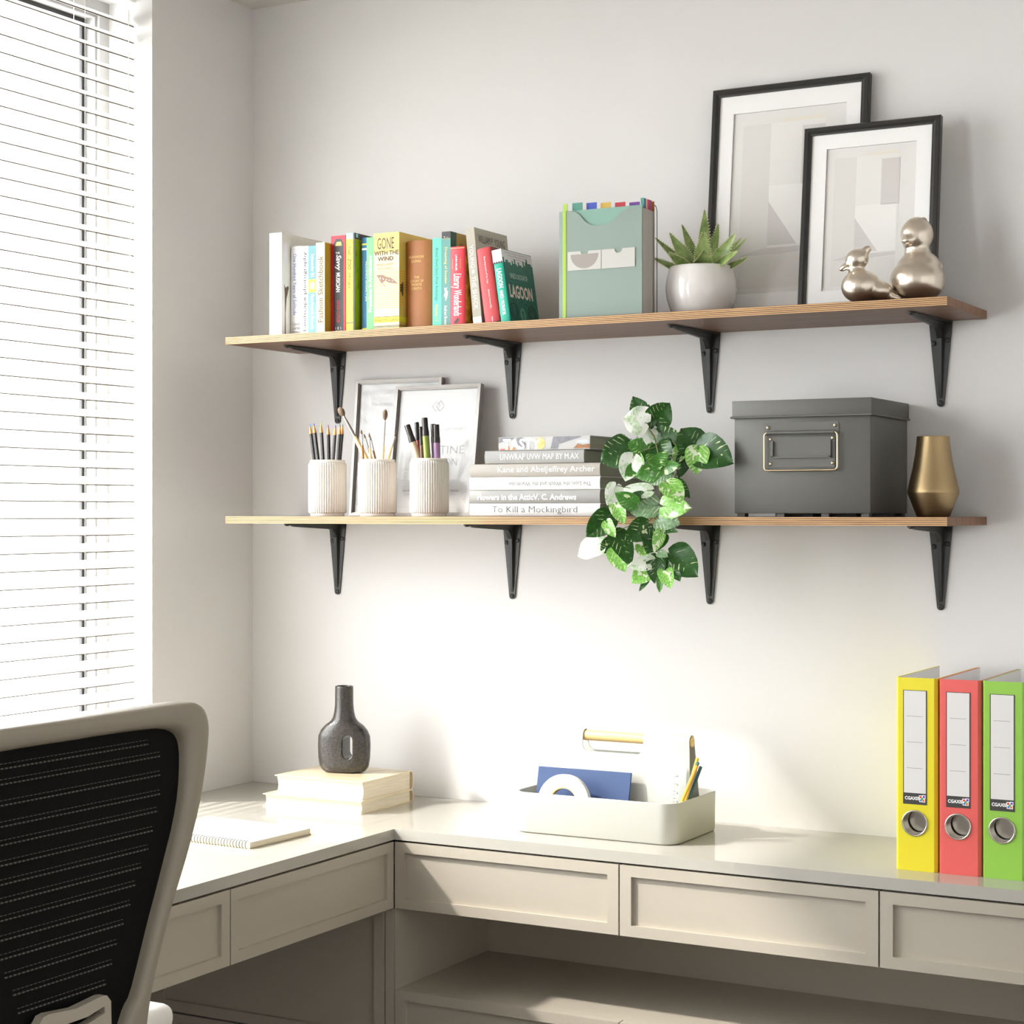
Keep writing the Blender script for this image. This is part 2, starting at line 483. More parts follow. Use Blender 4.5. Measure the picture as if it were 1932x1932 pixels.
M_WALNUT = wood_mat('walnut_face', (76, 52, 38), (138, 100, 74), (1.2, 30, 30), 3.0)
M_PLYEND = wood_mat('plywood_end', (70, 45, 32), (150, 104, 66), (30, 60, 2.0), 6.0)
M_OAKH = wood_mat('oak_handle', (214, 178, 112), (240, 212, 150), (4, 60, 60), 3.0, rough=.5)
def ply_mat():
    m = bpy.data.materials.new('plywood_edge'); m.use_nodes = True
    nt = m.node_tree; bs = nt.nodes['Principled BSDF']; bs.inputs['Roughness'].default_value = 0.5
    tc = nt.nodes.new('ShaderNodeTexCoord'); sp = nt.nodes.new('ShaderNodeSeparateXYZ')
    nt.links.new(tc.outputs['Object'], sp.inputs[0])
    n = nt.nodes.new('ShaderNodeTexNoise'); n.inputs['Scale'].default_value = 4
    mp = nt.nodes.new('ShaderNodeMapping'); mp.inputs['Scale'].default_value = (3, 1, 120)
    nt.links.new(tc.outputs['Object'], mp.inputs[0]); nt.links.new(mp.outputs[0], n.inputs['Vector'])
    a = nt.nodes.new('ShaderNodeMath'); a.operation = 'MULTIPLY'; a.inputs[1].default_value = 2*math.pi/0.0031
    nt.links.new(sp.outputs[2], a.inputs[0])
    s = nt.nodes.new('ShaderNodeMath'); s.operation = 'SINE'; nt.links.new(a.outputs[0], s.inputs[0])
    mr = nt.nodes.new('ShaderNodeMapRange'); mr.inputs[1].default_value = -1; nt.links.new(s.outputs[0], mr.inputs[0])
    ad = nt.nodes.new('ShaderNodeMath'); ad.operation = 'MULTIPLY_ADD'; ad.inputs[1].default_value = 0.7
    nt.links.new(n.outputs['Fac'], ad.inputs[0]); nt.links.new(mr.outputs[0], ad.inputs[2])
    cr = nt.nodes.new('ShaderNodeValToRGB')
    e = cr.color_ramp.elements
    e[0].position = 0.42; e[0].color = rgba((62, 39, 26)); e[1].position = 0.92; e[1].color = rgba((198, 154, 104))
    nt.links.new(ad.outputs[0], cr.inputs[0]); nt.links.new(cr.outputs[0], bs.inputs['Base Color'])
    return m
M_PLY = ply_mat()
SX0, SX1, SYF, STH = 0.1240, 1.6205, -0.2585, 0.0147
UZ, LZ = 1.7038, 1.3365                      # shelf tops
BRX = (0.2270, 0.6555, 1.0888, 1.5380)

def bracket_mesh():
    b = MB(); n = 10
    # vertical leg on the wall: tapered plate with rounded foot
    w0, w1, zt, zb = 0.0215, 0.0068, 0.0, -0.1475
    outl = [(-w0, zt), (-w1, zb)] + [(w1*math.cos(R(180+180*i/n)), zb + w1*math.sin(R(180+180*i/n))) for i in range(1, n)] + [(w1, zb), (w0, zt)]
    b.prism(outl, -0.0035, -0.0002, 'y')
    # horizontal leg under the board
    yt = -0.186
    outl = [(-w0, -0.0002), (-w1, yt)] + [(w1*math.cos(R(180+180*i/n)), yt + w1*math.sin(R(180+180*i/n))) for i in range(1, n)] + [(w1, yt), (w0, -0.0002)]
    b.prism(outl, -0.0035, -0.0002, 'z')
    # raised stiffening ridge running down both legs
    def ridge(path, hw, hh, ax):
        rings = []
        for (a, h, w) in path:
            if ax == 'v': rings.append([(-w, -.0034, a), (-w*.75, -.0034-h, a), (w*.75, -.0034-h, a), (w, -.0034, a)])
            else: rings.append([(-w, a, -.0034), (-w*.75, a, -.0034-h), (w*.75, a, -.0034-h), (w, a, -.0034)])
        b.loft(rings, 0, True, True, True)
    ridge([(0.0, .012, .0062), (-.03, .009, .0055), (-.128, .004, .0036), (-.139, .0004, .003)], 0, 0, 'v')
    ridge([(-.003, .012, .0062), (-.03, .010, .0055), (-.165, .004, .0036), (-.178, .0004, .003)], 0, 0, 'h')
    # web in the corner
    b.prism([(-.003, -.003), (-.045, -.003), (-.020, -.020), (-.003, -.045)], -.0045, .0045, 'x')
    return b
def screw_mesh():
    b = MB()
    b.lathe([(.0048, 0), (.0048, .0012), (.0036, .0024), (.0022, .0026), (.0021, .0014), (.0001, .0014)], 14)
    return b
SCREW = None
def wall_shelf(z, label, holder):
    global SCREW
    s = thing('wall_shelf', label, 'shelf', (SX0, 0, z-STH))
    b = MB(); w = SX1-SX0
    x0, x1, y0, y1, z0, z1 = 0, w, SYF, -.0005, 0, STH
    b.add([(x0,y0,z0),(x1,y0,z0),(x1,y1,z0),(x0,y1,z0),(x0,y0,z1),(x1,y0,z1),(x1,y1,z1),(x0,y1,z1)], [(0,3,2,1),(4,5,6,7)], 0)
    b.add([(x0,y0,z0),(x1,y0,z0),(x1,y1,z0),(x0,y1,z0),(x0,y0,z1),(x1,y0,z1),(x1,y1,z1),(x0,y1,z1)], [(0,1,5,4)], 1)
    b.add([(x0,y0,z0),(x1,y0,z0),(x1,y1,z0),(x0,y1,z0),(x0,y0,z1),(x1,y0,z1),(x1,y1,z1),(x0,y1,z1)], [(1,2,6,5),(2,3,7,6),(3,0,4,7)], 2)
    b.build('board', [M_WALNUT, M_PLY, M_PLYEND], s)
    br0 = None
    for x in BRX:
        if br0 is None:
            if holder[0] is None:
                holder[0] = bracket_mesh().build('bracket', M_BLACK, s, smooth=35)
                br = holder[0]
            else: br = inst(holder[0], s)
        else: br = inst(holder[0], s)
        br0 = br; br.location = (x-SX0, 0, 0)
        for (sx, sz) in ((-.0125, -.0395), (.0125, -.0345), (0, -.1475)):
            if SCREW is None:
                SCREW = screw_mesh().build('screw', M_BLACK, br, smooth=40, loc=(sx, -.0034, sz), rot=(R(90), 0, 0))
            else: inst(SCREW, br, (sx, -.0034, sz), (R(90), 0, 0))
        inst(SCREW, br, (0, -.186, -.0034), (R(180), 0, 0))
    return s
H = [None]
wall_shelf(UZ, 'upper wooden wall shelf on black brackets, holding the coloured books', H)
wall_shelf(LZ, 'lower wooden wall shelf on black brackets, holding the pen cups and storage box', H)

# ============================================================ BOOKS ON THE UPPER SHELF
GB = 'books standing on the upper shelf'
def pm(name, c, rough=0.5, **k): return mat(name, c, rough, **k)
def book(label, x, yf, z, w, h, d, spine, side, rnd=0.0, lean=0.0, hard=False, group=GB, rot=None, pages=None, name='book'):
    root = thing(name, label, 'book', (x, yf, z), rot or (0, R(lean), 0), group)
    t = 0.0022 if hard else 0.0009
    n = 8 if rnd else 1
    def prof(i0, o):
        ww = w - 2*o
        pts = [(o, d - (0 if not o else 0)), (o, rnd + o)]
        if rnd:
            for i in range(1, n):
                a = math.pi*i/n
                pts.append((w/2 - ww/2*math.cos(a), rnd + o - rnd*math.sin(a)))
        pts += [(w-o, rnd+o), (w-o, d)]
        return pts
    out, inn = prof(0, 0), prof(0, t)
    b = MB(); k = len(out)
    vs = [(p[0], p[1], 0) for p in out] + [(p[0], p[1], h) for p in out] + [(p[0], p[1], 0) for p in inn] + [(p[0], p[1], h) for p in inn]
    for i in range(k-1):
        m = 0 if 1 <= i < k-2 else 1
        b.add(vs, [[i, i+1, k+i+1, k+i]], m)
        b.add(vs, [[2*k+i+1, 2*k+i, 3*k+i, 3*k+i+1], [i, 2*k+i, 2*k+i+1, i+1], [k+i, k+i+1, 3*k+i+1, 3*k+i]], 1)
    b.add(vs, [[0, k, 3*k, 2*k], [k-1, 3*k-1, 4*k-1, 2*k-1]], 1)
    b.build('cover', [spine, side], root, smooth=30)
    b = MB(); e = 0.003 if hard else 0.0004
    b.box(t+.0001, w-t-.0001, rnd+t+.0005, d-e, e, h-e)
    b.build('pages', pages or M_PAGE, root)
    return root
F = -0.0003                                                   # print sits this far proud of a spine
def down(body, o, xl, xr, zt, zb, m, **k):                    # spine text read from the top down
    return text(body, o, (xl, F, zt), (0, 0, zb-zt), (xr-xl, 0, 0), m, **k)
def upw(body, o, xl, xr, zb, zt, m, **k):                     # spine text read from the bottom up
    return text(body, o, (xr, F, zb), (0, 0, zt-zb), (xl-xr, 0, 0), m, **k)
def across(body, o, x0, x1, z0, z1, m, y=F, **k):
    return text(body, o, (x0, y, z0), (x1-x0, 0, 0), (0, 0, z1-z0), m, **k)
def band(o, x0, x1, z0, z1, m, name='printed_band', y=F*.5):
    return flat([(x0, y, z0), (x1, y, z0), (x1, y, z1), (x0, y, z1)], m, o, name)
def sideband(o, w, y0, y1, z0, z1, m, name='printed_band', e=.0002):
    return flat([(w+e, y0, z0), (w+e, y1, z0), (w+e, y1, z1), (w+e, y0, z1)], m, o, name)

YF = -0.236
c_white = pm('book_white', (230, 230, 229)); c_offw = pm('book_offwhite', (222, 222, 214))
ink_faint = pm('ink_faint', (226, 226, 228), .6); ink_blue = pm('ink_lightblue', (92, 112, 186), .6)
ink_dk = pm('ink_dark', (52, 47, 45), .6); ink_tan = pm('ink_tan', (112, 84, 48), .6)
gold = pm('ink_gold', (222, 190, 96), .4); yel = pm('print_yellow', (236, 224, 64)); redp = pm('print_red', (200, 34, 52))

B = book('tall white paperback at the far left of the upper shelf row', .2190, YF, UZ, .0304, .2093, .145, c_white, c_offw)
down('PLAIN & SIMPLE', B, .012, .018, .098, .032, ink_faint); down('HOME & LIFE', B, .010, .019, .190, .120, ink_faint)
band(B, .0, .0304, .0005, .0215, pm('print_palegrey', (226, 222, 220)))
flat([(.0306, .010, .0), (.0306, .014, .0), (.0306, .013, .045), (.0306, .016, .075), (.0306, .024, .098), (.0306, .022, .103), (.0306, .013, .098), (.0306, .008, .106), (.0306, .010, .085), (.0306, .011, .05)], pm('print_bark', (96, 78, 60)), B, 'printed_branch')
sideband(B, .0304, .008, .019, .145, .19, ink_faint)

B = book('white hardback with pale blue spine title beside the tall white book', .2510, -.210, UZ, .0300, .1835, .125, c_white, c_white, rnd=.004, hard=True)
down('One Hundred Years of Solitude', B, .008, .017, .168, .043, ink_blue)
for s, z in (('Gabriel', .0215), ('García', .0135), ('Márquez', .0050)): across(s, B, .005, .025, z, z+.0065, M_INKG)
B = book('slim white book with grey upward spine title', .2994, YF, UZ, .0155, .1775, .14, c_white, c_white)
upw('Landscape photography', B, .0030, .0130, .006, .166, ink_dk, bold=.008)
teal = pm('book_teal', (96, 150, 156)); 
B = book('slim blue-green book with yellow square on its spine', .3150, YF, UZ, .0190, .1770, .14, teal, teal)
down('Schwender Ed.', B, .007, .015, .160, .113, M_WINK, bold=.012); band(B, 0, .019, .083, .1095, yel)
text('@', B, (.0045, F, .089), (.011, 0, 0), (0, 0, .015), M_WINK, bold=.02)
down('Plant Metabolic Networks', B, .006, .0145, .079, .008, M_WINK, bold=.012)
B = book('cream paperback with ochre cover and tan upward spine title', .3341, YF, UZ, .0208, .1818, .14, pm('book_cream', (232, 222, 178)), pm('book_ochre', (196, 164, 70)))
upw('Fashion Sketchbook', B, .0045, .0170, .022, .155, ink_tan, bold=.008)
red = pm('book_red', (196, 32, 50)); blk = pm('book_charcoal', (52, 48, 50))
B = book('red book with black arched panel on its spine', .3560, -.2150, UZ, .0355, .1965, .12, red, red)
flat([(.006, F*.5, .0), (.030, F*.5, .0), (.030, F*.5, .181), (.024, F*.5, .190), (.012, F*.5, .190), (.006, F*.5, .181)], blk, B, 'printed_panel')
flat([(.010, F, .176), (.026, F, .176), (.024, F, .184), (.014, F, .184)], gold, B, 'printed_emblem')
across('THE', B, .011, .021, .160, .1635, M_WINK, bold=.02)
down('Savvy', B, .009, .025, .158, .126, M_WINK, shear=.25, bold=.025); down('MUSICIAN', B, .012, .022, .122, .083, M_WINK, bold=.03)
down('DAVID CUTLER', B, .014, .021, .066, .021, redp, bold=.02); across('HELIUS', B, .009, .026, .002, .006, M_WINK); across('I E I', B, .011, .024, .008, .013, M_WINK)
zoo = pm('book_zoo_yellow', (240, 228, 60)); zool = pm('book_zoo_side', (176, 172, 20)); sky = pm('print_skyblue', (160, 216, 236))
B = book('yellow spined book with light blue top block', .4068, YF, UZ, .0200, .1957, .14, zoo, zool)
band(B, 0, .0165, .184, .1957, sky); band(B, .0165, .020, .0, .1957, blk); band(B, 0, .0165, .0165, .018, blk)
down('THE', B, .003, .010, .170, .152, ink_dk); down('ZOO', B, .003, .012, .145, .123, ink_dk, bold=.01); down('STORY', B, .003, .010, .117, .085, ink_dk)
sideband(B, .020, 0, .14, .184, .1957, blk); sideband(B, .020, .004, .012, .187, .1945, sky, e=.0004)
for (za, zb, ya, yb) in ((.150, .165, .004, .010), (.118, .130, .005, .017), (.085, .108, .010, .014), (0, .024, .012, .016), (0, .014, .004, .008)):
    flat([(.0203, ya, za), (.0203, ya+.002, za), (.0203, yb, zb)], M_INK, B, 'printed_stroke')
blue = pm('book_blue', (14, 104, 152))
B = book('narrow blue book with yellow and white stripes on its spine', .4340, -.2210, UZ, .0140, .1870, .12, blue, pm('book_blue_side', (90, 170, 205)))
for z, h, m in ((.172, .003, yel), (.162, .004, M_WINK), (.004, .003, yel)): band(B, 0, .0135, z, z+h, m)
down('ALDING ANALYSIS', B, .009, .0125, .14, .06, M_WINK)
B = book('green book with white upward spine title', .4551, YF, UZ, .0168, .1838, .14, pm('book_green', (112, 190, 124)), pm('book_green', (112, 190, 124)))
upw('Precedents in Architecture', B, .0045, .0125, .036, .148, M_WINK, bold=.03)
gw = pm('book_gone_spine', (226, 214, 168), noise=(30, .04)); gs = pm('book_gone_side', (226, 190, 96))
B = book('thick cream and yellow striped book with brown title lettering', .4723, YF, UZ, .0590, .1902, .145, gw, gs)
band(B, 0, .059, .150, .1902, pm('print_gone_top', (222, 196, 108)), y=F*.3)
brn = pm('ink_brown', (84, 48, 30)); lb = pm('ink_lightbrown', (176, 126, 80)); ly = pm('print_gone_line', (240, 210, 120))
across('GONE', B, .008, .047, .158, .181, brn, bold=.005); across('WITH THE', B, .001, .058, .146, .155, brn, bold=.03); across('WIND', B, .009, .046, .135, .1435, brn, bold=.03)
across('MARGARET', B, .007, .047, .125, .130, lb); across('MITCHELL', B, .009, .046, .1175, .1225, lb)
for i in range(20): band(B, 0, .059, .042+i*.0038, .0434+i*.0038, ly, name='printed_line', y=F*.4)
flat([(.007, F, .108), (.020, F, .108), (.031, F, .103), (.040, F, .101), (.050, F, .094), (.056, F, .088), (.046, F, .090), (.036, F, .091), (.027, F, .096), (.018, F, .091), (.012, F, .1)], pm('print_flag', (138, 104, 84)), B, 'printed_flag')
flat([(.006, F*.9, .108), (.0072, F*.9, .108), (.0275, F*.9, .084), (.0268, F*.9, .083)], brn, B, 'printed_flagpole')
for k in range(5): flat([(.014+k*.007, F*1.3, .1035-k*.002), (.0165+k*.007, F*1.3, .103-k*.002), (.0165+k*.007, F*1.3, .0995-k*.0015), (.014+k*.007, F*1.3, .1-k*.0015)], pm('print_flag_pale', (226, 206, 184)), B, 'printed_flag_mark')
band(B, 0, .059, .014, .0245, yel); across('MACMILLAN', B, .003, .056, .0155, .021, ink_tan); band(B, 0, .059, .0245, .0255, brn); band(B, 0, .059, .0065, .0075, M_INK); band(B, 0, .059, .0045, .0055, M_INK)
sideband(B, .059, 0, .14, .014, .0245, yel); sideband(B, .059, 0, .14, .0065, .0075, M_INK)
sideband(B, .059, .004, .009, .072, .088, M_INK); sideband(B, .059, .010, .0145, .066, .092, M_INK)
for i in range(14): sideband(B, .059, 0, .14, .048+i*.005, .0495+i*.005, pm('print_gone_sideline', (236, 160, 60)), name='printed_line')
leather = pm('book_leather', (166, 104, 54), .55, bump=(600, .1, .0004)); 
B = book('thick brown leather book with gold lettering and rounded spine', .5325, -.2180, UZ, .0610, .1730, .12, leather, leather, rnd=.009, hard=True)
for s, x0, x1, z in (('ALEXANDRE', .010, .045, .1385), ('DUMAS', .016, .038, .130), ('THE', .022, .034, .0985), ('COUNT OF', .014, .044, .091), ('MONTE', .017, .040, .084), ('CRISTO', .017, .040, .0765)):
    across(s, B, x0, x1, z, z+.0048, gold, y=-.0008)
aq = pm('book_aqua', (92, 196, 172))
B = book('aqua green book with dark downward spine title', .6072, YF, UZ, .0210, .1712, .14, aq, aq)
down('Bristol Short Story Prize Anthology', B, .0055, .0135, .152, .050, pm('ink_teal', (34, 104, 98), .6)); down('Volume 11', B, .006, .0135, .043, .011, yel)
dt = pm('book_darkteal', (88, 146, 138)); 
B = book('grey-green book with white fish figure and dark top block', .6286, YF, UZ, .0195, .1824, .145, dt, pm('book_khaki', (172, 142, 62)))
band(B, 0, .0195, .169, .1824, blk); band(B, 0, .0195, .1685, .1692, gold); across('T----', B, .004, .015, .1705, .173, M_WINK)
down('Dreaming of Sweden', B, .005, .0125, .152, .082, pm('ink_cream', (240, 226, 150), .6)); down('Andrew Brown', B, .0055, .0125, .040, .003, M_WINK)
flat([(.0055, F, .0745), (.0085, F, .073), (.012, F, .0745), (.0105, F, .070), (.014, F, .066), (.0125, F, .056), (.009, F, .048), (.0075, F, .056), (.005, F, .058), (.007, F, .066)], M_WINK, B, 'printed_fish')
sideband(B, .0195, 0, .022, .150, .1824, pm('print_darkgreen', (44, 78, 62))); text('D', B, (.0198, .036, .152), (0, .012, 0), (0, 0, .010), M_INK)
lr = pm('book_crimson', (206, 44, 62)); 
B = book('small crimson hardback with white script title and gilt edge lines', .6490, -.2400, UZ, .0335, .1512, .13, lr, pm('book_gilt_side', (190, 134, 36), noise=(70, .6)), rnd=.003, hard=True)
band(B, .001, .0325, .1475, .1485, gold)
down('LAURA MILLER', B, .0125, .0165, .135, .105, M_WINK, bold=.02); down('Literary Wonderlands', B, .003, .026, .099, .018, M_WINK, shear=.15, bold=.012)
for x in (.006, .0235): band(B, x, x+.0006, .108, .128, gold)
flat([(.013, F, .003), (.015, F, .003), (.020, F, .009), (.0195, F, .013), (.0165, F, .0135), (.012, F, .009), (.009, F, .005)], blk, B, 'printed_bird')
random.seed(3)
for k in range(16):
    y, z, s = random.uniform(.006, .06), random.uniform(.005, .145), random.uniform(.003, .008)
    flat([(.0338, y, z), (.0338, y+s*.6, z+s*.3), (.0338, y+s*.4, z+s*1.6), (.0338, y-s*.2, z+s)], pm('print_leafgreen', (92, 120, 60)), B, 'printed_leaf')
sg = pm('book_stone', (168, 162, 146)); 
B = book('leaning stone grey paperback with white spine title', .6990, YF, UZ, .0188, .1855, .13, sg, pm('book_stone_side', (176, 170, 154)), lean=-5.4)
down('YOUNG', B, .005, .0135, .152, .108, M_WINK); down('THE SHACK', B, .0045, .0135, .092, .028, M_WINK)
flat([(.006, F, .098), (.010, F, .097), (.0125, F, .101), (.011, F, .105), (.007, F, .104)], M_WINK, B, 'printed_leaf')
band(B, 0, .0188, .0005, .0135, M_PAPER)
text('WILLIAM P. YOUNG', B, (.0191, .013, .158), (0, .105, 0), (0, 0, .0145), ink_dk)
r2 = pm('book_rose', (192, 58, 62))
B = book('leaning rose red paperback with picture on its cover', .7235, YF, UZ, .0335, .1440, .125, r2, pm('book_rose_side', (120, 30, 40)), rnd=.003, lean=-8.5)
down('Short Impressions of Two Cups', B, .016, .0205, .127, .075, M_WINK); down('Edited by Yvonne Mills', B, .016, .0205, .063, .027, M_WINK); down('Wylie', B, .016, .020, .011, .001, M_WINK)
sideband(B, .0335, .002, .06, .012, .088, pm('print_bronze', (150, 106, 44), noise=(120, .5)))
for k, (y, z, s) in enumerate(((.010, .060, .016), (.014, .028, .02), (.008, .016, .012))):
    flat([(.0338, y+s*math.cos(a)*.45, z+s*math.sin(a)*.8) for a in [i*math.pi/6 for i in range(12)]], pm('print_pearl', (206, 200, 190)), B, 'printed_shape')
lg = pm('book_lagoon', (16, 168, 142)); lgs = pm('book_lagoon_cover', (22, 104, 86), noise=(60, .12))
B = book('leaning teal hardback with jagged white skyline, last book of the row', .7592, YF, UZ, .0206, .1400, .120, lg, lgs, lean=-8.3, hard=True, rnd=.002)
band(B, 0, .0206, .115, .1398, M_PAPER)
flat([(0, F, .113)] + [(.0206*i/8, F, .115 + (.003 if i % 2 else -.001)) for i in range(9)] + [(.0206, F, .113)], blk, B, 'printed_skyline')
down('LAGOON', B, .005, .016, .103, .066, M_WINK, bold=.03); down('NNEDI OKORAFOR', B, .006, .0135, .061, .014, M_WINK, bold=.02)
X_ = .0208
flat([(X_, .001, .112), (X_, .119, .112), (X_, .119, .139), (X_, .001, .139)], M_PAPER, B, 'printed_sky')
sk = [(X_+.0002, .119, .095), (X_+.0002, .001, .095)]
random.seed(9)
y = .001
for i in range(24):
    h = .112 + random.choice((0, .004, .008, .012, .003)) + (.006 if i > 18 else 0)
    sk += [(X_+.0002, y, h)]; y += .118/24; sk += [(X_+.0002, y, h)]
mb = MB(); mb.add(sk, [list(range(len(sk)))]); mb.build('printed_skyline', lgs, B, fix=False)
for k, z in ((0, .133), (1, .128), (2, .123)):
    text('They say one thing from Lagos is the truth', B, (X_+.0003, .012+.012*k, z), (0, .09-.02*k, 0), (0, 0, .0025), M_INK)
text('NNEDI OKORAFOR', B, (X_+.0004, .022, .085), (0, .070, 0), (0, 0, .0105), pm('ink_mint', (190, 222, 206), .6))
text('LAGOON', B, (X_+.0004, .012, .047), (0, .092, 0), (0, 0, .026), pm('ink_blush', (240, 226, 212), .6), bold=.03)
dkg = pm('print_deepgreen', (8, 52, 44))
for (cy, cz, r) in ((.022, .022, .016), (.094, .020, .017), (.040, .005, .006)):
    for rr in (r, r*.62):
        mb = MB(); mb.prism([(p[0], p[1]) for p in circle(cy, cz, rr, 20) if p[1] > .001 or True], X_, X_+.0003, 'x', [circle(cy, cz, rr*.86, 20)]); mb.build('printed_swirl', dkg, B)
flat([(X_+.0003, .055+.012*math.cos(a), .016+.014*math.sin(a)) for a in [i*math.pi/9 for i in range(18)]], pm('print_palegreen', (70, 150, 120)), B, 'printed_moon')
flat([(X_+.0005, .0535, .008), (X_+.0005, .057, .008), (X_+.0005, .056, .018), (X_+.0005, .0585, .02), (X_+.0005, .055, .025), (X_+.0005, .052, .02), (X_+.0005, .0545, .018)], blk, B, 'printed_figure')
for k in range(14):
    y0 = random.uniform(.008, .1); z0 = random.uniform(.064, .10) if k < 9 else random.uniform(.035, .046); l = random.uniform(.01, .022)
    flat([(X_+.0003, y0, z0), (X_+.0003, y0+l*.5, z0+.003), (X_+.0003, y0+l, z0-.001), (X_+.0003, y0+l*.5, z0+.001)], dkg, B, 'printed_wave')

# ============================================================ STACKED BOOKS ON THE LOWER SHELF
GS = 'books stacked flat on the lower shelf'
def stacked(label, x0, x1, yf, z0, h, d, cover, rnd=.004, pages=None, split=0):
    """book lying flat, spine to the front; local x = spine length"""
    L_ = x1-x0
    root = thing('book', label, 'book', (x0, yf, z0), (0, 0, 0), GS)
    n = 8; t = .0022
    def prof(o):
        hh = h - 2*o; pts = [(d, o), (rnd+o+.004, o), (rnd+o+.003, o+.0006 if o == 0 else o), (rnd+o, o)]
        for i in range(1, n):
            a = math.pi*i/n
            pts.append((rnd+o-rnd*math.sin(a), h/2 - hh/2*math.cos(a)))
        return pts + [(rnd+o, h-o), (rnd+o+.003, h-o-(.0006 if o == 0 else 0)), (rnd+o+.004, h-o), (d, h-o)]
    out, inn = prof(0), prof(t); k = len(out)
    b = MB()
    vs = [(0, p[0], p[1]) for p in out] + [(L_, p[0], p[1]) for p in out] + [(0, p[0], p[1]) for p in inn] + [(L_, p[0], p[1]) for p in inn]
    for i in range(k-1):
        b.add(vs, [[i, i+1, k+i+1, k+i], [2*k+i+1, 2*k+i, 3*k+i, 3*k+i+1], [i, 2*k+i, 2*k+i+1, i+1], [k+i, k+i+1, 3*k+i+1, 3*k+i]])
    b.add(vs, [[0, k, 3*k, 2*k], [k-1, 3*k-1, 4*k-1, 2*k-1]])
    b.build('cover', cover, root, smooth=30)
    b = MB(); b.box(.003, L_-.003, rnd+t+.001, d-.004, t, h-t); b.build('pages', pages or M_PAGEG, root)
    return root
M_PAGEG = mat('paper_pages_greenish', (176, 180, 160), .8, noise=(40, .05, (1, 1, 14)))
cw = pm('cover_white', (222, 221, 218), .35); cg = pm('cover_grey', (150, 148, 144), .4); cb = pm('cover_beige', (164, 157, 148), .4)
hs = (1.3365, 1.3617, 1.3868, 1.4119, 1.4370, 1.4622, 1.4878)
yS = -0.218
A_ = stacked('white flat book with thin dark title, bottom of the stack beside the trailing plant', .6800, .9590, yS, hs[0], .0250, .195, cw)
across('To Kill a Mockingbird', A_, .050, .232, .004, .0195, pm('ink_midgrey', (92, 90, 88), .6), bold=-.012)
A_ = stacked('grey flat book with bold white title, second from the bottom of the stack', .6795, .9590, yS, hs[1], .0249, .195, cg)
across('Flowers in the AtticV. C. Andrews', A_, .018, .231, .006, .0175, M_WINK, bold=.025)
A_ = stacked('white flat book with upside-down grey title, third from the bottom of the stack', .6795, .9590, yS, hs[2], .0249, .195, cw)
text('The Lion, the Witch and the Wardrobe', A_, (.262, F, .0165), (-.175, 0, 0), (0, 0, -.009), M_INKG)
text('C. S. Lewis', A_, (.062, F, .0155), (-.045, 0, 0), (0, 0, -.007), ink_faint)
A_ = stacked('beige flat book with white title, third from the top of the stack', .6805, .9590, yS, hs[3], .0249, .195, cb)
across('Kane and AbelJeffrey Archer', A_, .062, .268, .0055, .0195, M_WINK)
A_ = stacked('shorter light grey flat book with white capitals, second from the top of the stack', .7135, .9260, yS, hs[4], .0250, .190, cg, rnd=.003)
across('UNWRAP UVW MAP BY M.AX', A_, .034, .202, .0075, .0185, M_WINK)
A_ = stacked('flat cookery book with food pictures on its spine, topmost of the stack', .7440, .9385, yS, hs[5], .0255, .185, pm('cover_tasty', (178, 176, 174), .35), rnd=.0015)
mg = pm('print_slate', (120, 120, 126), noise=(90, .2)); og = pm('print_orange', (226, 120, 30)); am = pm('print_amber', (232, 184, 110), noise=(140, .25))
def spot(pts, m, k=1.0): flat([(x, F*k, z) for x, z in pts], m, A_, 'printed_picture')
spot([(.001, .014), (.034, .022), (.034, .0245), (.001, .0245)], mg); spot([(.040, .010), (.058, .004), (.060, .012), (.052, .0245), (.040, .0245)], mg)
spot([(.112, .002), (.126, .002), (.130, .010), (.175, .023), (.176, .0245), (.118, .0245)], mg)
spot([(.090+.011*math.cos(a), .0125+.0115*math.sin(a)) for a in [i*math.pi/8 for i in range(16)]], am, 1.1)
spot([(.160, .002), (.194, .002), (.194, .010), (.180, .008), (.170, .011)], pm('print_toast', (150, 100, 56), noise=(200, .35))); spot([(.165, .012), (.192, .0115), (.190, .018), (.172, .017)], pm('print_lavender', (186, 190, 212)))
spot([(.004, .001), (.014, .001), (.012, .003), (.004, .003)], pm('print_scarlet', (214, 60, 40))); spot([(.019, .001), (.024, .001), (.023, .008), (.020, .008)], og); spot([(.030, .001), (.036, .001), (.034, .006), (.030, .006)], og)
text('TASTY', A_, (.010, F*1.6, .0015), (.082, 0, 0), (0, 0, .0205), M_WINK, bold=.03)

# ============================================================ EXPANDING FILE
ef = thing('expanding_file', 'translucent grey-green expanding file with coloured index tabs', 'file', (.8831, -.235, UZ))
M_POLY = mat('poly_sheet_green', (124, 160, 146), 0.4, spec=.4)
M_POLYF = glass_mat('poly_sheet_frosted', (210, 226, 218), refl=.7, rough=.35, milk=.55, milkc=(172, 186, 178))
M_POLYG = mat('poly_gusset', (184, 178, 170), .45)
W_, H_ = .1698, .1985
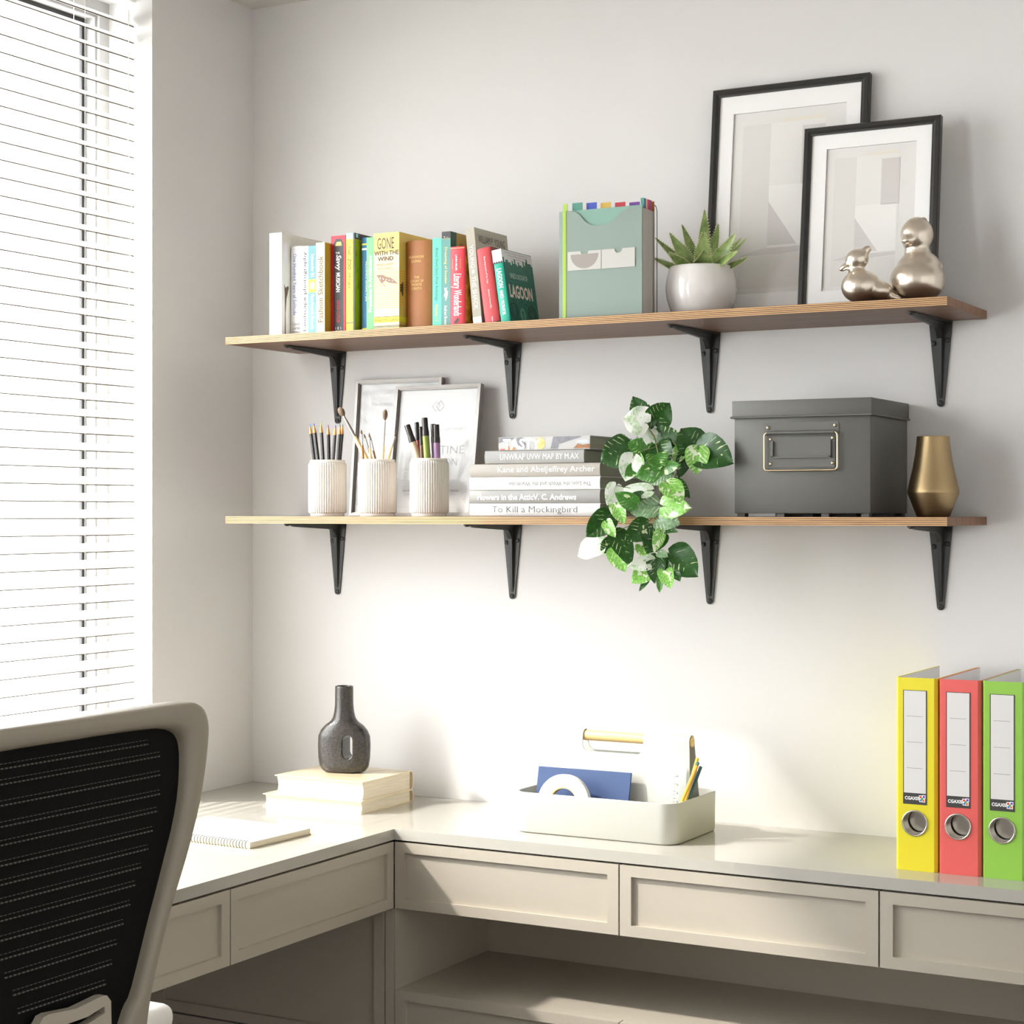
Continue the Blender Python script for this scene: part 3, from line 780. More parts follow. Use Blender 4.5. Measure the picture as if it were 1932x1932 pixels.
# frosted front pocket with a dipped upper edge
dip = [(0, .0), (W_, 0), (W_, H_), (W_*.86, H_), (W_*.76, H_-.006), (W_*.66, H_-.022), (W_*.58, H_-.028), (W_*.42, H_-.028), (W_*.33, H_-.022), (W_*.24, H_-.004), (W_*.16, H_+.002), (0, H_+.002)]
b = MB(); b.prism(dip, 0, .0008, 'y'); b.build('front_pocket', M_POLYF, ef)
b = MB(); b.box(.0005, W_-.0005, .003, .0038, .0005, H_+.003); b.build('front_sheet', M_POLY, ef)
M_LIME = mat('lime_binding', (158, 188, 66), .4)
b = MB(); b.box(.0075, .0145, -.0006, -.0001, .0005, H_+.004); b.build('lime_strip', M_LIME, ef)
b = MB(); b.box(.0075, .0165, .0015, .0022, H_-.001, H_+.0165); b.build('index_tab', M_LIME, ef)
for x0, x1 in ((.0185, .0885), (.0885, .157)):
    xm = (x0+x1)/2; n = 8
    notch = [(xm + .008*math.cos(R(a)), .1245 - (.008*math.sin(R(a)))) for a in [180*i/n for i in range(n+1)]]
    notch = sorted(notch, key=lambda p: -p[0])
    b = MB(); b.prism([(x0, .0895), (x1-.001, .0895), (x1-.001, .1245)] + notch + [(x0, .1245)], -.0014, -.0009, 'y'); b.build('card_pocket', mat('card_pocket', (186, 184, 178), .4), ef)
flat([(.0245, -.0015, .119)] + [(.0535 + .029*math.cos(R(a)), -.0015, .119 + .027*math.sin(R(a))) for a in range(180, 361, 15)], mat('card_pocket_insert', (148, 140, 134), .5), ef, 'card_insert')
cols = [(70, 138, 120), (52, 74, 176), (216, 176, 76), (200, 50, 66), (120, 66, 160), (158, 84, 50)]
for k in range(7):
    y = .008 + k*.0066
    b = MB()
    b.box(.001, W_-.001, y, y+.0012, .0005, H_-.002 - .0008*k); b.build('divider', M_POLYG, ef)
    if k < 6:
        # gusset fold seen from the side
        b = MB(); b.prism([(W_-.001, y-.003), (W_+.0025, y+.0003), (W_-.001, y+.0036)], .0005, H_-.003, 'z'); b.build('gusset', M_POLYG, ef)
        m = mat('tab_colour_%s' % ('green', 'blue', 'amber', 'red', 'violet', 'rust')[k], cols[k], .5)
        x = .0235 + k*.0262
        b = MB(); b.box(x, x+.021, y, y+.0008, H_-.004, H_+.0180-.0008*k); b.build('index_tab', m, ef)
        b = MB(); b.box(W_-.0065+k*.0002, W_+.0005, y+.0006, y+.0014, H_-.004, H_+.0165); b.build('index_tab', m, ef)
b = MB(); b.box(0, W_, .0545, .0556, .0, H_+.001); b.build('back_sheet', M_POLYG, ef)
b = MB(); pts = []
for i in range(13):
    a = R(180*i/12); pts.append((W_-.004, .0655-.0095*math.cos(a), H_-.001+.012*math.sin(a)))
b.tube([(W_-.004, .056, .001)] + pts + [(W_-.004, .075, .001)], .0007, 6); b.build('elastic_loop', mat('elastic_dark', (70, 74, 70), .6), ef)

# ============================================================ ALOE
al = thing('potted_aloe', 'green spiky aloe in a white round ceramic pot', 'plant', (1.1250, -.130, UZ))
b = MB()
b.lathe([(.0005, .0), (.046, .0), (.050, .002), (.0575, .016), (.0635, .034), (.066, .050), (.0655, .064), (.0635, .078), (.0605, .088), (.0590, .0935), (.0575, .0945), (.0560, .093), (.0560, .080), (.0005, .080)], 56)
b.build('pot', mat('pot_ceramic', (238, 235, 231), .12, coat=.4), al, smooth=50)
b = MB(); b.lathe([(.0005, .089), (.03, .090), (.0555, .087), (.0555, .0815)], 32, cap0=True); b.build('soil', mat('soil', (70, 58, 46), .95, bump=(300, .8, .003)), al, smooth=60)
def aloe_mat():
    m = bpy.data.materials.new('aloe_skin'); m.use_nodes = True; nt = m.node_tree; bs = nt.nodes['Principled BSDF']
    bs.inputs['Roughness'].default_value = .38
    tc = nt.nodes.new('ShaderNodeTexCoord'); n = nt.nodes.new('ShaderNodeTexNoise'); n.inputs['Scale'].default_value = 60
    nt.links.new(tc.outputs['Object'], n.inputs['Vector'])
    cr = nt.nodes.new('ShaderNodeValToRGB'); e = cr.color_ramp.elements
    e[0].position = .3; e[0].color = rgba((102, 130, 62)); e[1].position = .75; e[1].color = rgba((170, 190, 118))
    nt.links.new(n.outputs['Fac'], cr.inputs[0]); nt.links.new(cr.outputs[0], bs.inputs['Base Color'])
    return m
M_ALOE = aloe_mat(); M_THORN = mat('aloe_thorn', (226, 220, 176), .5)
ALOE=[
 ((1.0897,-0.13,1.8119),(1.0305,-0.13,1.8611),0.0142),((1.1127,-0.145,1.8025),(1.0763,-0.165,1.8617),0.0264),((1.1087,-0.115,1.8226),(1.0685,-0.09,1.888),0.0183),
 ((1.1285,-0.12,1.837),(1.1232,-0.11,1.9091),0.0213),((1.1367,-0.15,1.8064),(1.1425,-0.16,1.8601),0.0305),((1.1431,-0.160,1.8000),(1.16,-0.2,1.8191),0.0346),
 ((1.1396,-0.115,1.8206),(1.147,-0.1,1.8821),0.0193),((1.1596,-0.145,1.7994),(1.2055,-0.16,1.8529),0.0264),((1.1657,-0.12,1.806),(1.2075,-0.11,1.8505),0.0122),
 ((1.163,-0.150,1.8005),(1.2201,-0.185,1.8150),0.0203),((1.1741,-0.13,1.7938),(1.2221,-0.14,1.81),0.0122),((1.0819,-0.135,1.7991),(1.0355,-0.15,1.8202),0.0132),
 ((1.1061,-0.155,1.7956),(1.0845,-0.19,1.8217),0.0224),((1.120,-.095,1.80),(1.090,-.050,1.862),.02),((1.135,-.095,1.80),(1.175,-.055,1.86),.02)]
pc = Vector((1.125, -.130, UZ))
for Bp, Tp, wd in ALOE:
    B0, T0 = Vector(Bp)-pc, Vector(Tp)-pc
    root = Vector((B0.x*.35, B0.y*.35, .082)); mid = B0
    out = Vector((T0.x, T0.y, 0)); out = out.normalized() if out.length > .004 else Vector((0, -1, 0))
    ctrl = mid.lerp(T0, .35) + Vector((0, 0, -.004)) + out*.002
    b = MB(); rings = []; NS = 11; ed = []
    for i in range(NS):
        u = i/(NS-1)
        p = root*(1-u)**2 + ctrl*2*u*(1-u) + T0*u*u
        t = ((ctrl-root)*(1-u) + (T0-ctrl)*u).normalized()
        nrm = (Vector((.35, -.75, .35)) if out.y < .2 else Vector((.2, -.5, .8)))
        s = t.cross(nrm).normalized(); nn = s.cross(t).normalized()
        hw = wd/2*1.12*min(1, (.65+.5*u) if u < .5 else 1)*(1-max(0, (u-.3)/.7)**1.5)+.0003
        th = hw*.42
        rings.append([p - s*hw + nn*hw*.25, p - s*hw*.5 + nn*.05*hw, p - nn*.0*hw, p + s*hw*.5 + nn*.05*hw, p + s*hw + nn*hw*.25, p + s*hw*.5 - nn*th, p - nn*th*1.25, p - s*hw*.5 - nn*th])
        ed.append((p - s*hw + nn*hw*.25, p + s*hw + nn*hw*.25, s, t, hw))
    b.loft(rings, 0, True, True, True)
    for i in range(2, NS-1):
        for side in (0, 1):
            for f in (0, .5):
                q = ed[i][side].lerp(ed[i+1][side], f); s = ed[i][2]*(-1 if side == 0 else 1); t = ed[i][3]
                r = .0015
                b.add([q - t*r, q + t*r, q + s*.0032 + t*.0016, q + s*.0004 + Vector((0, -.0009, 0))], [(0, 1, 2), (0, 3, 2), (1, 3, 2)], 1)
    b.build('leaf', [M_ALOE, M_THORN], al, smooth=60)

# ============================================================ PICTURE FRAMES ON THE UPPER SHELF
M_FRB = mat('frame_black', (38, 36, 34), .38); M_MATB = mat('mat_board', (250, 249, 247), .8, spec=.2)
M_ART = [mat('art_paper', (232, 230, 226), .8), mat('art_pale', (236, 234, 230), .8), mat('art_grey', (214, 210, 206), .8), mat('art_shadow', (227, 224, 219), .8),
         mat('art_white', (242, 240, 236), .8), mat('art_sand', (234, 228, 216), .8), mat('art_stone', (214, 210, 200), .8)]
def moulding(b, W, H, fw, dep, lip):
    """mitred picture moulding; front face at y=0, wall side at y=dep"""
    prof = [(0, dep), (0, .003), (.002, 0), (fw*.55, .0), (fw*.8, .003), (fw, .0035), (fw, dep)]
    corners = [((0, 0), (1, 1)), ((W, 0), (-1, 1)), ((W, H), (-1, -1)), ((0, H), (1, -1))]
    rings = []
    for (cx, cz), (sx, sz) in corners: rings.append([(cx+sx*p[0], p[1], cz+sz*p[0]) for p in prof])
    rings.append(rings[0]); b.loft(rings, 0, True)
def picture(label, x, ybot, z, W, H, tilt, fw, matw, dep=.016, group=None):
    root = thing('picture_frame', label, 'picture', (x, ybot, z), (R(-tilt), 0, 0), group)
    b = MB(); moulding(b, W, H, fw, dep, .003); b.build('frame', M_FRB, root)
    b = MB(); b.box(fw*.6, W-fw*.6, dep-.004, dep-.001, fw*.6, H-fw*.6); b.build('backing', M_MATB, root)
    mx, mz = matw
    b = MB(); b.prism([(fw*.9, fw*.9), (W-fw*.9, fw*.9), (W-fw*.9, H-fw*.9), (fw*.9, H-fw*.9)], .0065, .0085, 'y', [[(mx, mz), (W-mx, mz), (W-mx, H-mz), (mx, H-mz)]]); b.build('mat_board', M_MATB, root)
    b = MB(); b.add([(fw*.9, .005, fw*.9), (W-fw*.9, .005, fw*.9), (W-fw*.9, .005, H-fw*.9), (fw*.9, .005, H-fw*.9)], [(0, 1, 2, 3)]); b.build('glass', M_PICGLASS, root, fix=False)
    aw, ah = W-2*mx, H-2*mz
    pr = MB()
    def q(pts, m, k):
        pr.add([(mx+aw*u, .0100-.0002*k, mz+ah*v) for u, v in pts], [list(range(len(pts)))], m)
    q([(0, 0), (1, 0), (1, 1), (0, 1)], 0, 0)
    q([(.09, .03), (.34, .03), (.34, .93), (.09, .93)], 3, 1)
    q([(.34, .03), (.82, .03), (.82, .93), (.34, .93)], 1, 1)
    q([(.62, .58), (.82, .58), (.82, .90), (.62, .90)], 2, 2); q([(.34, .56), (.80, .56), (.80, .585), (.34, .585)], 4, 2)
    q([(.34, .50), (.34, .26), (.60, .26)], 2, 2); q([(.34, .50), (.60, .26), (.80, .26), (.80, .56), (.34, .56)], 4, 2)
    q([(.09, .21), (.30, .245), (.80, .25), (.80, .225), (.45, .21)], 2, 3)
    q([(.09, .03), (.80, .03), (.80, .22), (.09, .20)], 3, 3); q([(.45, .93), (.8, .93), (.8, .955), (.45, .95)], 5, 2)
    pr.build('print', M_ART, root, fix=False)
    return root
picture('large black framed beige abstract print leaning on the wall', 1.1010, -.0665, UZ+.0003, .3090, .4500, 6.2, .0152, (.0430, .0500))
picture('smaller black framed beige abstract print overlapping the large one', 1.3015, -.1050, UZ+.0003, .2535, .3480, 6.6, .0150, (.0430, .0420))

# ============================================================ METAL DUCKS
M_DUCK = mat('champagne_metal', (220, 209, 194), .30, metal=1.0)
def duck(label, loc, rz, parts, voxel=.0022, it=10):
    b = MB()
    for c, r, e in parts: sphere(b, c, r, Quaternion((0, 1, 0), R(e)) if e else None)
    me = evaluated_mesh(b, [('REMESH', dict(mode='VOXEL', voxel_size=voxel)), ('SMOOTH', dict(factor=.5, iterations=it))])
    zmin = min(v.co.z for v in me.vertices)
    for v in me.vertices:
        v.co.z -= zmin
        if v.co.z < .0025: v.co.z = 0
    o = obj_from(me, 'duck_figurine', M_DUCK, None, loc, (0, 0, rz))
    return tag(o, label, 'figurine', 'metal ducks on the upper shelf')
# local: beak towards +x
duck('large upright champagne metal duck facing the room on the upper shelf', (1.5445, -.172, UZ), R(-112),
     [((0, 0, .040), (.046, .048, .040), 0), ((-.004, 0, .064), (.036, .038, .028), 0), ((-.044, 0, .064), (.022, .016, .016), 25), ((0, 0, .088), (.021, .023, .020), 0), ((.001, 0, .118), (.0275, .0285, .0315), 0),
      ((.024, 0, .108), (.014, .012, .008), 15), ((-.012, 0, .142), (.011, .010, .008), 35)])
duck('small champagne metal duck turning its beak towards the window', (1.4645, -.215, UZ), R(196),
     [((.006, 0, .031), (.034, .033, .029), 0), ((-.020, 0, .024), (.030, .024, .019), -14), ((-.046, 0, .011), (.022, .013, .008), -18), ((.013, 0, .056), (.014, .015, .016), 0), ((.012, 0, .078), (.0205, .0195, .0185), 25),
      ((.032, 0, .066), (.013, .010, .006), 32), ((-.004, 0, .094), (.009, .009, .007), 30)], it=7)

# ============================================================ PEN CUPS
def cup(label, x, y):
    root = thing('pen_cup', label, 'cup', (x, y, LZ), (0, 0, R(7*x)), 'ribbed cups on the lower shelf')
    b = MB(); N = 50; seg = N*6
    rib = lambda j: 1.0 + (.0 if (j % 6) in (0, 1, 2, 3) else -.045) + (-.018 if (j % 6) in (0, 3) else 0)
    Rb = .0385
    b.lathe([(.0005, .0), (.0335, .0), (.0345, .001), (.0345, .006), (.0355, .0065)], seg, m=0, cap0=True)
    b.lathe([(.0355, .0065), (Rb-.001, .0068), (Rb, .0085), (Rb, .104), (Rb-.001, .1065), (Rb-.003, .1085)], seg, fn=rib)
    b.lathe([(.0352, .1085), (.0352, .1125), (.0340, .1135), (.0325, .1130), (.0320, .110), (.0320, .008), (.0005, .008)], seg, cap1=True)
    b.build('body', M_CUP, root, smooth=40, fix=False)
    return root
M_CUP = mat('cup_ceramic', (222, 216, 207), .55)
CUPS = ((.3370, -.200), (.4560, -.198), (.5760, -.196))
cup('white ribbed cup holding black pencils', *CUPS[0]); cup('white ribbed cup holding paint brushes, middle of the three', *CUPS[1]); cup('white ribbed cup holding felt pens', *CUPS[2])

def stick(name, label, cat, base, tip, group):
    """root at the foot of a long thing, local +z along it; returns root, length"""
    base, tip = Vector(base), Vector(tip); d = tip-base
    root = thing(name, label, cat, base, (0, 0, 0), group)
    root.rotation_euler = Vector((0, 0, 1)).rotation_difference(d.normalized()).to_euler()
    return root, d.length
M_PBLK = mat('pencil_black', (34, 32, 32), .4); M_PWOOD = mat('pencil_wood', (214, 150, 88), .6)
PEN = [  # tip, foot, lead colour, name
 ((.3060, -.218, 1.5239), (.330, -.214), (40, 150, 220), 'sky blue'), ((.3003, -.196, 1.5265), (.325, -.194), (40, 60, 200), 'royal blue'), ((.3269, -.209, 1.5262), (.338, -.206), (150, 190, 40), 'lime green'),
 ((.3291, -.186, 1.5231), (.336, -.189), (130, 50, 190), 'purple'), ((.3630, -.209, 1.5207), (.349, -.211), (60, 70, 170), 'indigo'), ((.3634, -.193, 1.5230), (.353, -.198), (60, 80, 60), 'dark green'), ((.3581, -.176, 1.5238), (.346, -.185), (120, 120, 60), 'olive')]
for tip, (bx, by), c, nm in PEN:
    tx, ty, tz = tip
    root, L_ = stick('pencil', 'black pencil with %s lead in the leftmost cup' % nm, 'pencil', (bx, by, LZ+.0085), (tx, ty, tz), 'black pencils in the ribbed cup')
    b = MB(); b.lathe([(.0039, 0), (.0039, L_-.021), (.0037, L_-.0205)], 6, cap0=True); b.build('barrel', M_PBLK, root)
    b = MB(); b.lathe([(.0037, L_-.0208), (.0013, L_-.0058)], 10); b.build('sharpened_wood', M_PWOOD, root, smooth=60)
    b = MB(); b.lathe([(.0013, L_-.0058), (.0003, L_)], 8, cap1=True); b.build('lead', mat('lead_'+nm.replace(' ', '_'), c, .5), root, smooth=60)

# brushes: handle, ferrule, bristles (handle foot in the cup, bristles up)
M_BH = mat('brush_handle', (232, 206, 150), .4); M_BHG = mat('brush_handle_brown', (150, 98, 52), .4)
M_BR = mat('bristle_brown', (118, 98, 80), .9, noise=(300, .25, (1, 1, .1)))
cx, cy = CUPS[1]
def brush(label, tip, foot, rh, kind, hm):
    root, L_ = stick('paint_brush', label, 'brush', foot, tip, 'paint brushes in the middle ribbed cup')
    if kind == 'mop':
        lb, lf = .021, .050; rb = .0068 if rh > .004 else .0052
        b = MB(); b.lathe([(rh*.4, 0), (rh*.8, L_*.25), (rh, L_-lb-lf-.03), (rh*.72, L_-lb-lf)], 12, cap0=True); b.build('handle', hm, root, smooth=50)
        b = MB(); b.lathe([(rh*.74, L_-lb-lf), (rh*.70, L_-lb-lf+.01), (rh*.78, L_-lb-lf+.012), (rh*.5, L_-lb)], 12); b.build('ferrule', M_CHROME, root, smooth=50)
        b = MB(); b.lathe([(rh*.5, L_-lb), (rb*.85, L_-lb*.75), (rb, L_-lb*.4), (rb*.75, L_-lb*.12), (rb*.3, L_)], 14, cap1=True); b.build('bristles', M_BR, root, smooth=60)
    else:
        lb, lf = .010, .022
        b = MB(); b.lathe([(rh*.5, 0), (rh, L_*.4), (rh*.8, L_-lb-lf)], 10, cap0=True); b.build('handle', hm, root, smooth=50)
        b = MB(); b.lathe([(rh*.85, L_-lb-lf), (rh*.7, L_-lb)], 10); b.build('ferrule', M_CHROME, root, smooth=50)
        b = MB(); b.lathe([(rh*.65, L_-lb), (rh*.75, L_-lb*.5), (rh*.1, L_)], 10, cap1=True); b.build('bristles', M_BR, root, smooth=60)
fz = LZ+.0085
brush('thick mop brush leaning left out of the middle cup', (.3642, -.198, 1.5559), (.4815, -.198, 1.3685), .0052, 'mop', M_BH)
brush('slim mop brush standing upright in the middle cup', (.4779, -.203, 1.5483), (.4611, -.1966, fz), .0030, 'mop', M_BH)
brush('thin brown handled brush at the left of the middle cup', (.4266, -.212, 1.5101), (.440, -.212, fz), .0026, 'thin', M_BHG)
brush('thin brush leaning left behind the thick one in the middle cup', (.4155, -.186, 1.5022), (.478, -.190, fz), .0026, 'thin', M_BH)
brush('thin pale brush leaning towards the middle of its cup', (.4426, -.208, 1.5036), (.452, -.205, fz), .0024, 'thin', M_BH)
brush('thin brown handled brush behind the slim mop brush', (.4264, -.180, 1.4986), (.4711, -.183, fz), .0022, 'thin', M_BHG)
brush('long thin brush leaning right out of the middle cup', (.4956, -.190, 1.5052), (.440, -.190, fz), .0028, 'thin', M_BH)

# felt pens: barrel and cap
def pen(label, tip, foot, c, r, capl=.036, capc=(44, 38, 36)):
    root, L_ = stick('felt_pen', label, 'pen', foot, tip, 'felt pens in the right ribbed cup')
    nm = 'pen_%d_%d_%d' % c
    b = MB(); b.lathe([(r*.9, 0), (r, .004), (r, L_-capl)], 16, cap0=True); b.build('barrel', mat(nm, c, .28), root, smooth=50)
    b = MB(); b.lathe([(r*1.05, L_-capl), (r*1.05, L_-capl+.010), (r*.93, L_-capl+.012), (r*.93, L_-capl+.013), (r*.9, L_-.001), (r*.8, L_)], 16, cap0=True, cap1=True); b.build('cap', mat('pen_cap_%d' % capc[0], capc, .22), root, smooth=40)
cx, cy = CUPS[2]
pen('beige felt pen with black cap leaning left in the right cup', (.5307, -.206, 1.5164), (.589, -.192, fz), (206, 182, 156), .0067)
pen('red felt pen with dark cap behind the beige one', (.5404, -.186, 1.5223), (.5655, -.189, fz), (176, 74, 62), .0052)
pen('slim brown felt pen beside the green one', (.5596, -.202, 1.5128), (.570, -.2015, fz), (96, 70, 60), .0042)
pen('green felt pen with dark cap, tallest in the right cup', (.5717, -.207, 1.5294), (.590, -.2125, fz), (132, 146, 66), .0067)
pen('dark felt pen behind the violet one', (.5758, -.182, 1.5185), (.586, -.181, fz), (70, 62, 66), .0055)
pen('violet felt pen with dark cap at the right of its cup', (.5942, -.200, 1.5163), (.5985, -.199, fz), (146, 112, 146), .0067)

# ============================================================ CERTIFICATES
M_FRG = mat('frame_silver', (140, 135, 130), .35, metal=.4)
M_CERT = mat('certificate_paper', (206, 205, 203), .7)
def certificate(label, x, yb, W, H, tilt, group='framed certificates'):
    root = thing('certificate_frame', label, 'picture', (x, yb, LZ+.0003), (R(-tilt), 0, 0), group)
    fw, dep = .0085, .014; b = MB()
    prof = [(0, dep), (0, .0), (fw*.75, 0), (fw*.75, .003), (fw*.9, .0032), (fw*.9, .006), (fw, .006), (fw, dep)]
    rings = []
    for (cx, cz), (sx, sz) in [((0, 0), (1, 1)), ((W, 0), (-1, 1)), ((W, H), (-1, -1)), ((0, H), (1, -1))]: rings.append([(cx+sx*p[0], p[1], cz+sz*p[0]) for p in prof])
    rings.append(rings[0]); b.loft(rings, 0, True); b.build('frame', M_FRG, root)
    b = MB(); b.box(fw*.8, W-fw*.8, .0095, .011, fw*.8, H-fw*.8); b.build('sheet', M_CERT, root)
    b = MB(); b.add([(fw*.9, .0072, fw*.9), (W-fw*.9, .0072, fw*.9), (W-fw*.9, .0072, H-fw*.9), (fw*.9, .0072, H-fw*.9)], [(0, 1, 2, 3)]); b.build('glass', M_PICGLASS, root, fix=False)
    return root
CY = .0092
W1, H1 = .2130, .2895
c1 = certificate('silver framed certificate with ornate border, behind the brushes', .2825, -.0430, W1, H1, 5.6)
def crect(o, x0, x1, z0, z1, m, name='printed_line'): return flat([(x0, CY, z0), (x1, CY, z0), (x1, CY, z1), (x0, CY, z1)], m, o, name)
M_ORN = mat('ink_ornament', (176, 176, 176), .6)
orn = MB()
def diamond(x, z, r):
    orn.prism([(x-r, z), (x, z-r), (x+r, z), (x, z+r)], CY, CY+.0001, 'y', [[(x-r*.55, z), (x, z-r*.55), (x+r*.55, z), (x, z+r*.55)]])
for i in range(22):
    diamond(.018+i*.0084, H1-.026+.002*(i % 2), .0056); diamond(.018+i*.0084, .026-.002*(i % 2), .0056)
for i in range(29):
    diamond(.020+.002*(i % 2), .030+i*.0082, .0056); diamond(W1-.020-.002*(i % 2), .030+i*.0082, .0056)
orn.build('printed_border', M_ORN, c1)
for (x0, x1, z0, z1) in ((.029, W1-.029, H1-.0395, H1-.039), (.029, W1-.029, .039, .0395), (.029, .0295, .039, H1-.039), (W1-.0295, W1-.029, .039, H1-.039)): crect(c1, x0, x1, z0, z1, M_ORN)
text('The Science', c1, (.036, CY, H1-.055), (.052, 0, 0), (0, 0, .0085), M_INKG); text('Ac', c1, (.070, CY, H1-.070), (.013, 0, 0), (0, 0, .0085), M_INKG)
text('1994', c1, (.037, CY, H1-.100), (.020, 0, 0), (0, 0, .0075), ink_faint); text('R', c1, (.070, CY, H1-.098), (.008, 0, 0), (0, 0, .009), M_INKG)
crect(c1, .062, .085, H1-.117, H1-.1145, mat('ink_pink', (236, 176, 178), .6)); text('S', c1, (.072, CY, H1-.155), (.008, 0, 0), (0, 0, .010), M_INKG)
W2_, H2_ = .2045, .2735
c2 = certificate('silver framed certificate of merit with grey corner triangles, in front', .3960, -.0760, W2_, H2_, 8.6)
M_TRI = mat('print_silver', (200, 198, 196), .5)
for pts in (((.0085, H2_-.016), (.028, H2_-.037), (.0085, H2_-.058)), ((W2_-.0085, .058), (W2_-.030, .036), (W2_-.0085, .014))):
    flat([(x, CY, z) for x, z in pts], M_TRI, c2, 'printed_triangle')
def tline(o, a, b_, wd=.0004, m=M_ORN):
    d = Vector((b_[0]-a[0], b_[1]-a[1])).normalized(); n = Vector((-d.y, d.x))*wd/2
    flat([(a[0]+n.x, CY, a[1]+n.y), (a[0]-n.x, CY, a[1]-n.y), (b_[0]-n.x, CY, b_[1]-n.y), (b_[0]+n.x, CY, b_[1]+n.y)], m, o, 'printed_line')
tline(c2, (.0130, H2_-.012), (.0365, H2_-.037)); tline(c2, (.0365, H2_-.037), (.0085, H2_-.066)); tline(c2, (W2_-.0085, .070), (W2_-.039, .036)); tline(c2, (W2_-.039, .036), (W2_-.014, .0085))
tline(c2, (.036, H2_-.0215), (W2_-.010, H2_-.0215)); tline(c2, (W2_-.0185, H2_-.010), (W2_-.0185, .072)); tline(c2, (.0130, .020), (W2_-.045, .020)); tline(c2, (.0130, .020), (.0130, H2_-.075))
lg_ = MB()
for dx in (-.005, .005):
    lg_.prism([(.102+dx-.010, H2_-.043), (.102+dx, H2_-.055), (.102+dx+.010, H2_-.043), (.102+dx, H2_-.031)], CY, CY+.0001, 'y', [[(.102+dx-.0085, H2_-.043), (.102+dx, H2_-.0532), (.102+dx+.0085, H2_-.043), (.102+dx, H2_-.0328)]])
lg_.build('printed_emblem', M_INKG, c2)
text('LOREM PROFESSIONAL ASSOCIATION OF THE ARTS', c2, (.050, CY, H2_-.064), (.105, 0, 0), (0, 0, .002), M_ORN)
text('CERTIFICATE OF MERIT', c2, (.040, CY, H2_-.096), (.135, 0, 0), (0, 0, .0075), M_INKG, spacing=1.2, bold=-.01)
text('TINE', c2, (.113, CY, H2_-.143), (.058, 0, 0), (0, 0, .0165), M_INKG, bold=-.015); text('ON', c2, (.127, CY, H2_-.168), (.030, 0, 0), (0, 0, .0155), M_INKG, bold=-.015)
text('awarded', c2, (.128, CY, H2_-.114), (.016, 0, 0), (0, 0, .003), M_ORN)
for k in range(4):
    for x0, x1 in ((.022, .070-.01*(k == 3)), (.120, .172-.03*(k == 3))): text('for dedication and merit in art', c2, (x0, CY, .098-.0075*k), (x1-x0, 0, 0), (0, 0, .0028), M_ORN)
for x0 in (.032, .134):
    text('Jane Burrow' if x0 < .1 else 'Scot Barnes', c2, (x0, CY, .052), (.032, 0, 0), (0, 0, .0042), M_INKG); text('president', c2, (x0+.004, CY, .045), (.022, 0, 0), (0, 0, .003), M_ORN)
    tline(c2, (x0, .062), (x0+.012, .066)); tline(c2, (x0+.012, .066), (x0+.016, .061)); tline(c2, (x0+.016, .061), (x0+.030, .065))

# ============================================================ STORAGE BOX
bx = thing('storage_box', 'dark grey metal storage box with lid and label holder', 'box', (1.2278, -.2220, LZ))
M_BOX = mat('box_grey', (92, 91, 86), .5, metal=.15, bump=(1200, .12, .0002)); M_BRASS = mat('aged_brass', (196, 178, 146), .32, metal=1.0)
BW, BD = .2495, .2160
b = MB(); b.box(0, BW, 0, BD, .0060, .1780, r=.0012); b.build('body', M_BOX, bx, smooth=40)

l = MB()
l.box(-.0035, BW+.0030, -.0035, BD+.001, .1755, .2055, r=.0012); 
for (x0, x1, y0, y1) in ((-.0062, BW+.0057, -.0062, -.0030), (-.0062, -.0030, -.0062, BD+.001), (BW+.0025, BW+.0057, -.0062, BD+.001)): l.box(x0, x1, y0, y1, .1745, .1780, r=.0012)
l.build('lid', M_BOX, bx, smooth=40)
for x0 in (.004, .078, .160, .232):
    for y0 in (.004, BD-.022): b = MB(); b.box(x0, x0+.014, y0, y0+.018, 0, .0062); b.build('foot', M_BOX, bx)
pl = MB(); pl.prism(rrect(.056, .1935, .143, .1655, .004), -.0012, -.0002, 'y'); pl.build('handle_plate', M_BOX, bx)
lp = MB(); lp.prism(rrect(.065, .187, .087, .140, .003), -.0018, -.0002, 'y'); lp.build('label_plate', M_BOX, bx)
h = MB(); pts = [(p[0], -.0052, p[1]) for p in rrect(.0585, .1925, .0815, .1475, .006, 5)]
h.tube(pts + [pts[0]], .0018, 8, cap=False); h.build('handle', M_BRASS, bx, smooth=60)
h = MB(); h.tube([(.064, -.0052, .1475), (.187, -.0052, .1475)], .0034, 10); h.build('handle_hinge', M_BOX, bx, smooth=60)
lh = MB()
lh.box(.0705, .0745, -.0060, -.0015, .1045, .1335); lh.box(.1765, .1805, -.0060, -.0015, .1045, .1335); lh.box(.0705, .1805, -.0060, -.0015, .1030, .1060)
lh.build('label_holder', M_BOX, bx)
for (x, z) in ((.0640, .1570), (.1870, .1590), (.0690, .1365), (.1830, .1370), (.0690, .0930), (.1830, .0935)):
    r_ = MB(); r_.lathe([(.0030, 0), (.0030, .0008), (.0022, .0018), (.0001, .0020)], 12); r_.build('rivet', M_BRASS, bx, smooth=50, loc=(x, -.0016, z), rot=(R(90), 0, 0))

# ============================================================ GOLD VASE
b = MB()
b.lathe([(.0005, 0), (.0272, 0), (.0280, .0008), (.0295, .004), (.0438, .0405), (.0443, .0435), (.0438, .047), (.0405, .062), (.0350, .086), (.0312, .108), (.0288, .128), (.0280, .1392), (.0274, .1400), (.0264, .1392), (.0300, .105), (.0400, .05), (.0260, .006), (.0005, .004)], 64)
o = b.build('gold_vase', mat('brushed_brass', (164, 142, 106), .38, metal=1.0), smooth=25, loc=(1.5605, -.130, LZ))
tag(o, 'matte gold faceted vase beside the storage box', 'vase')

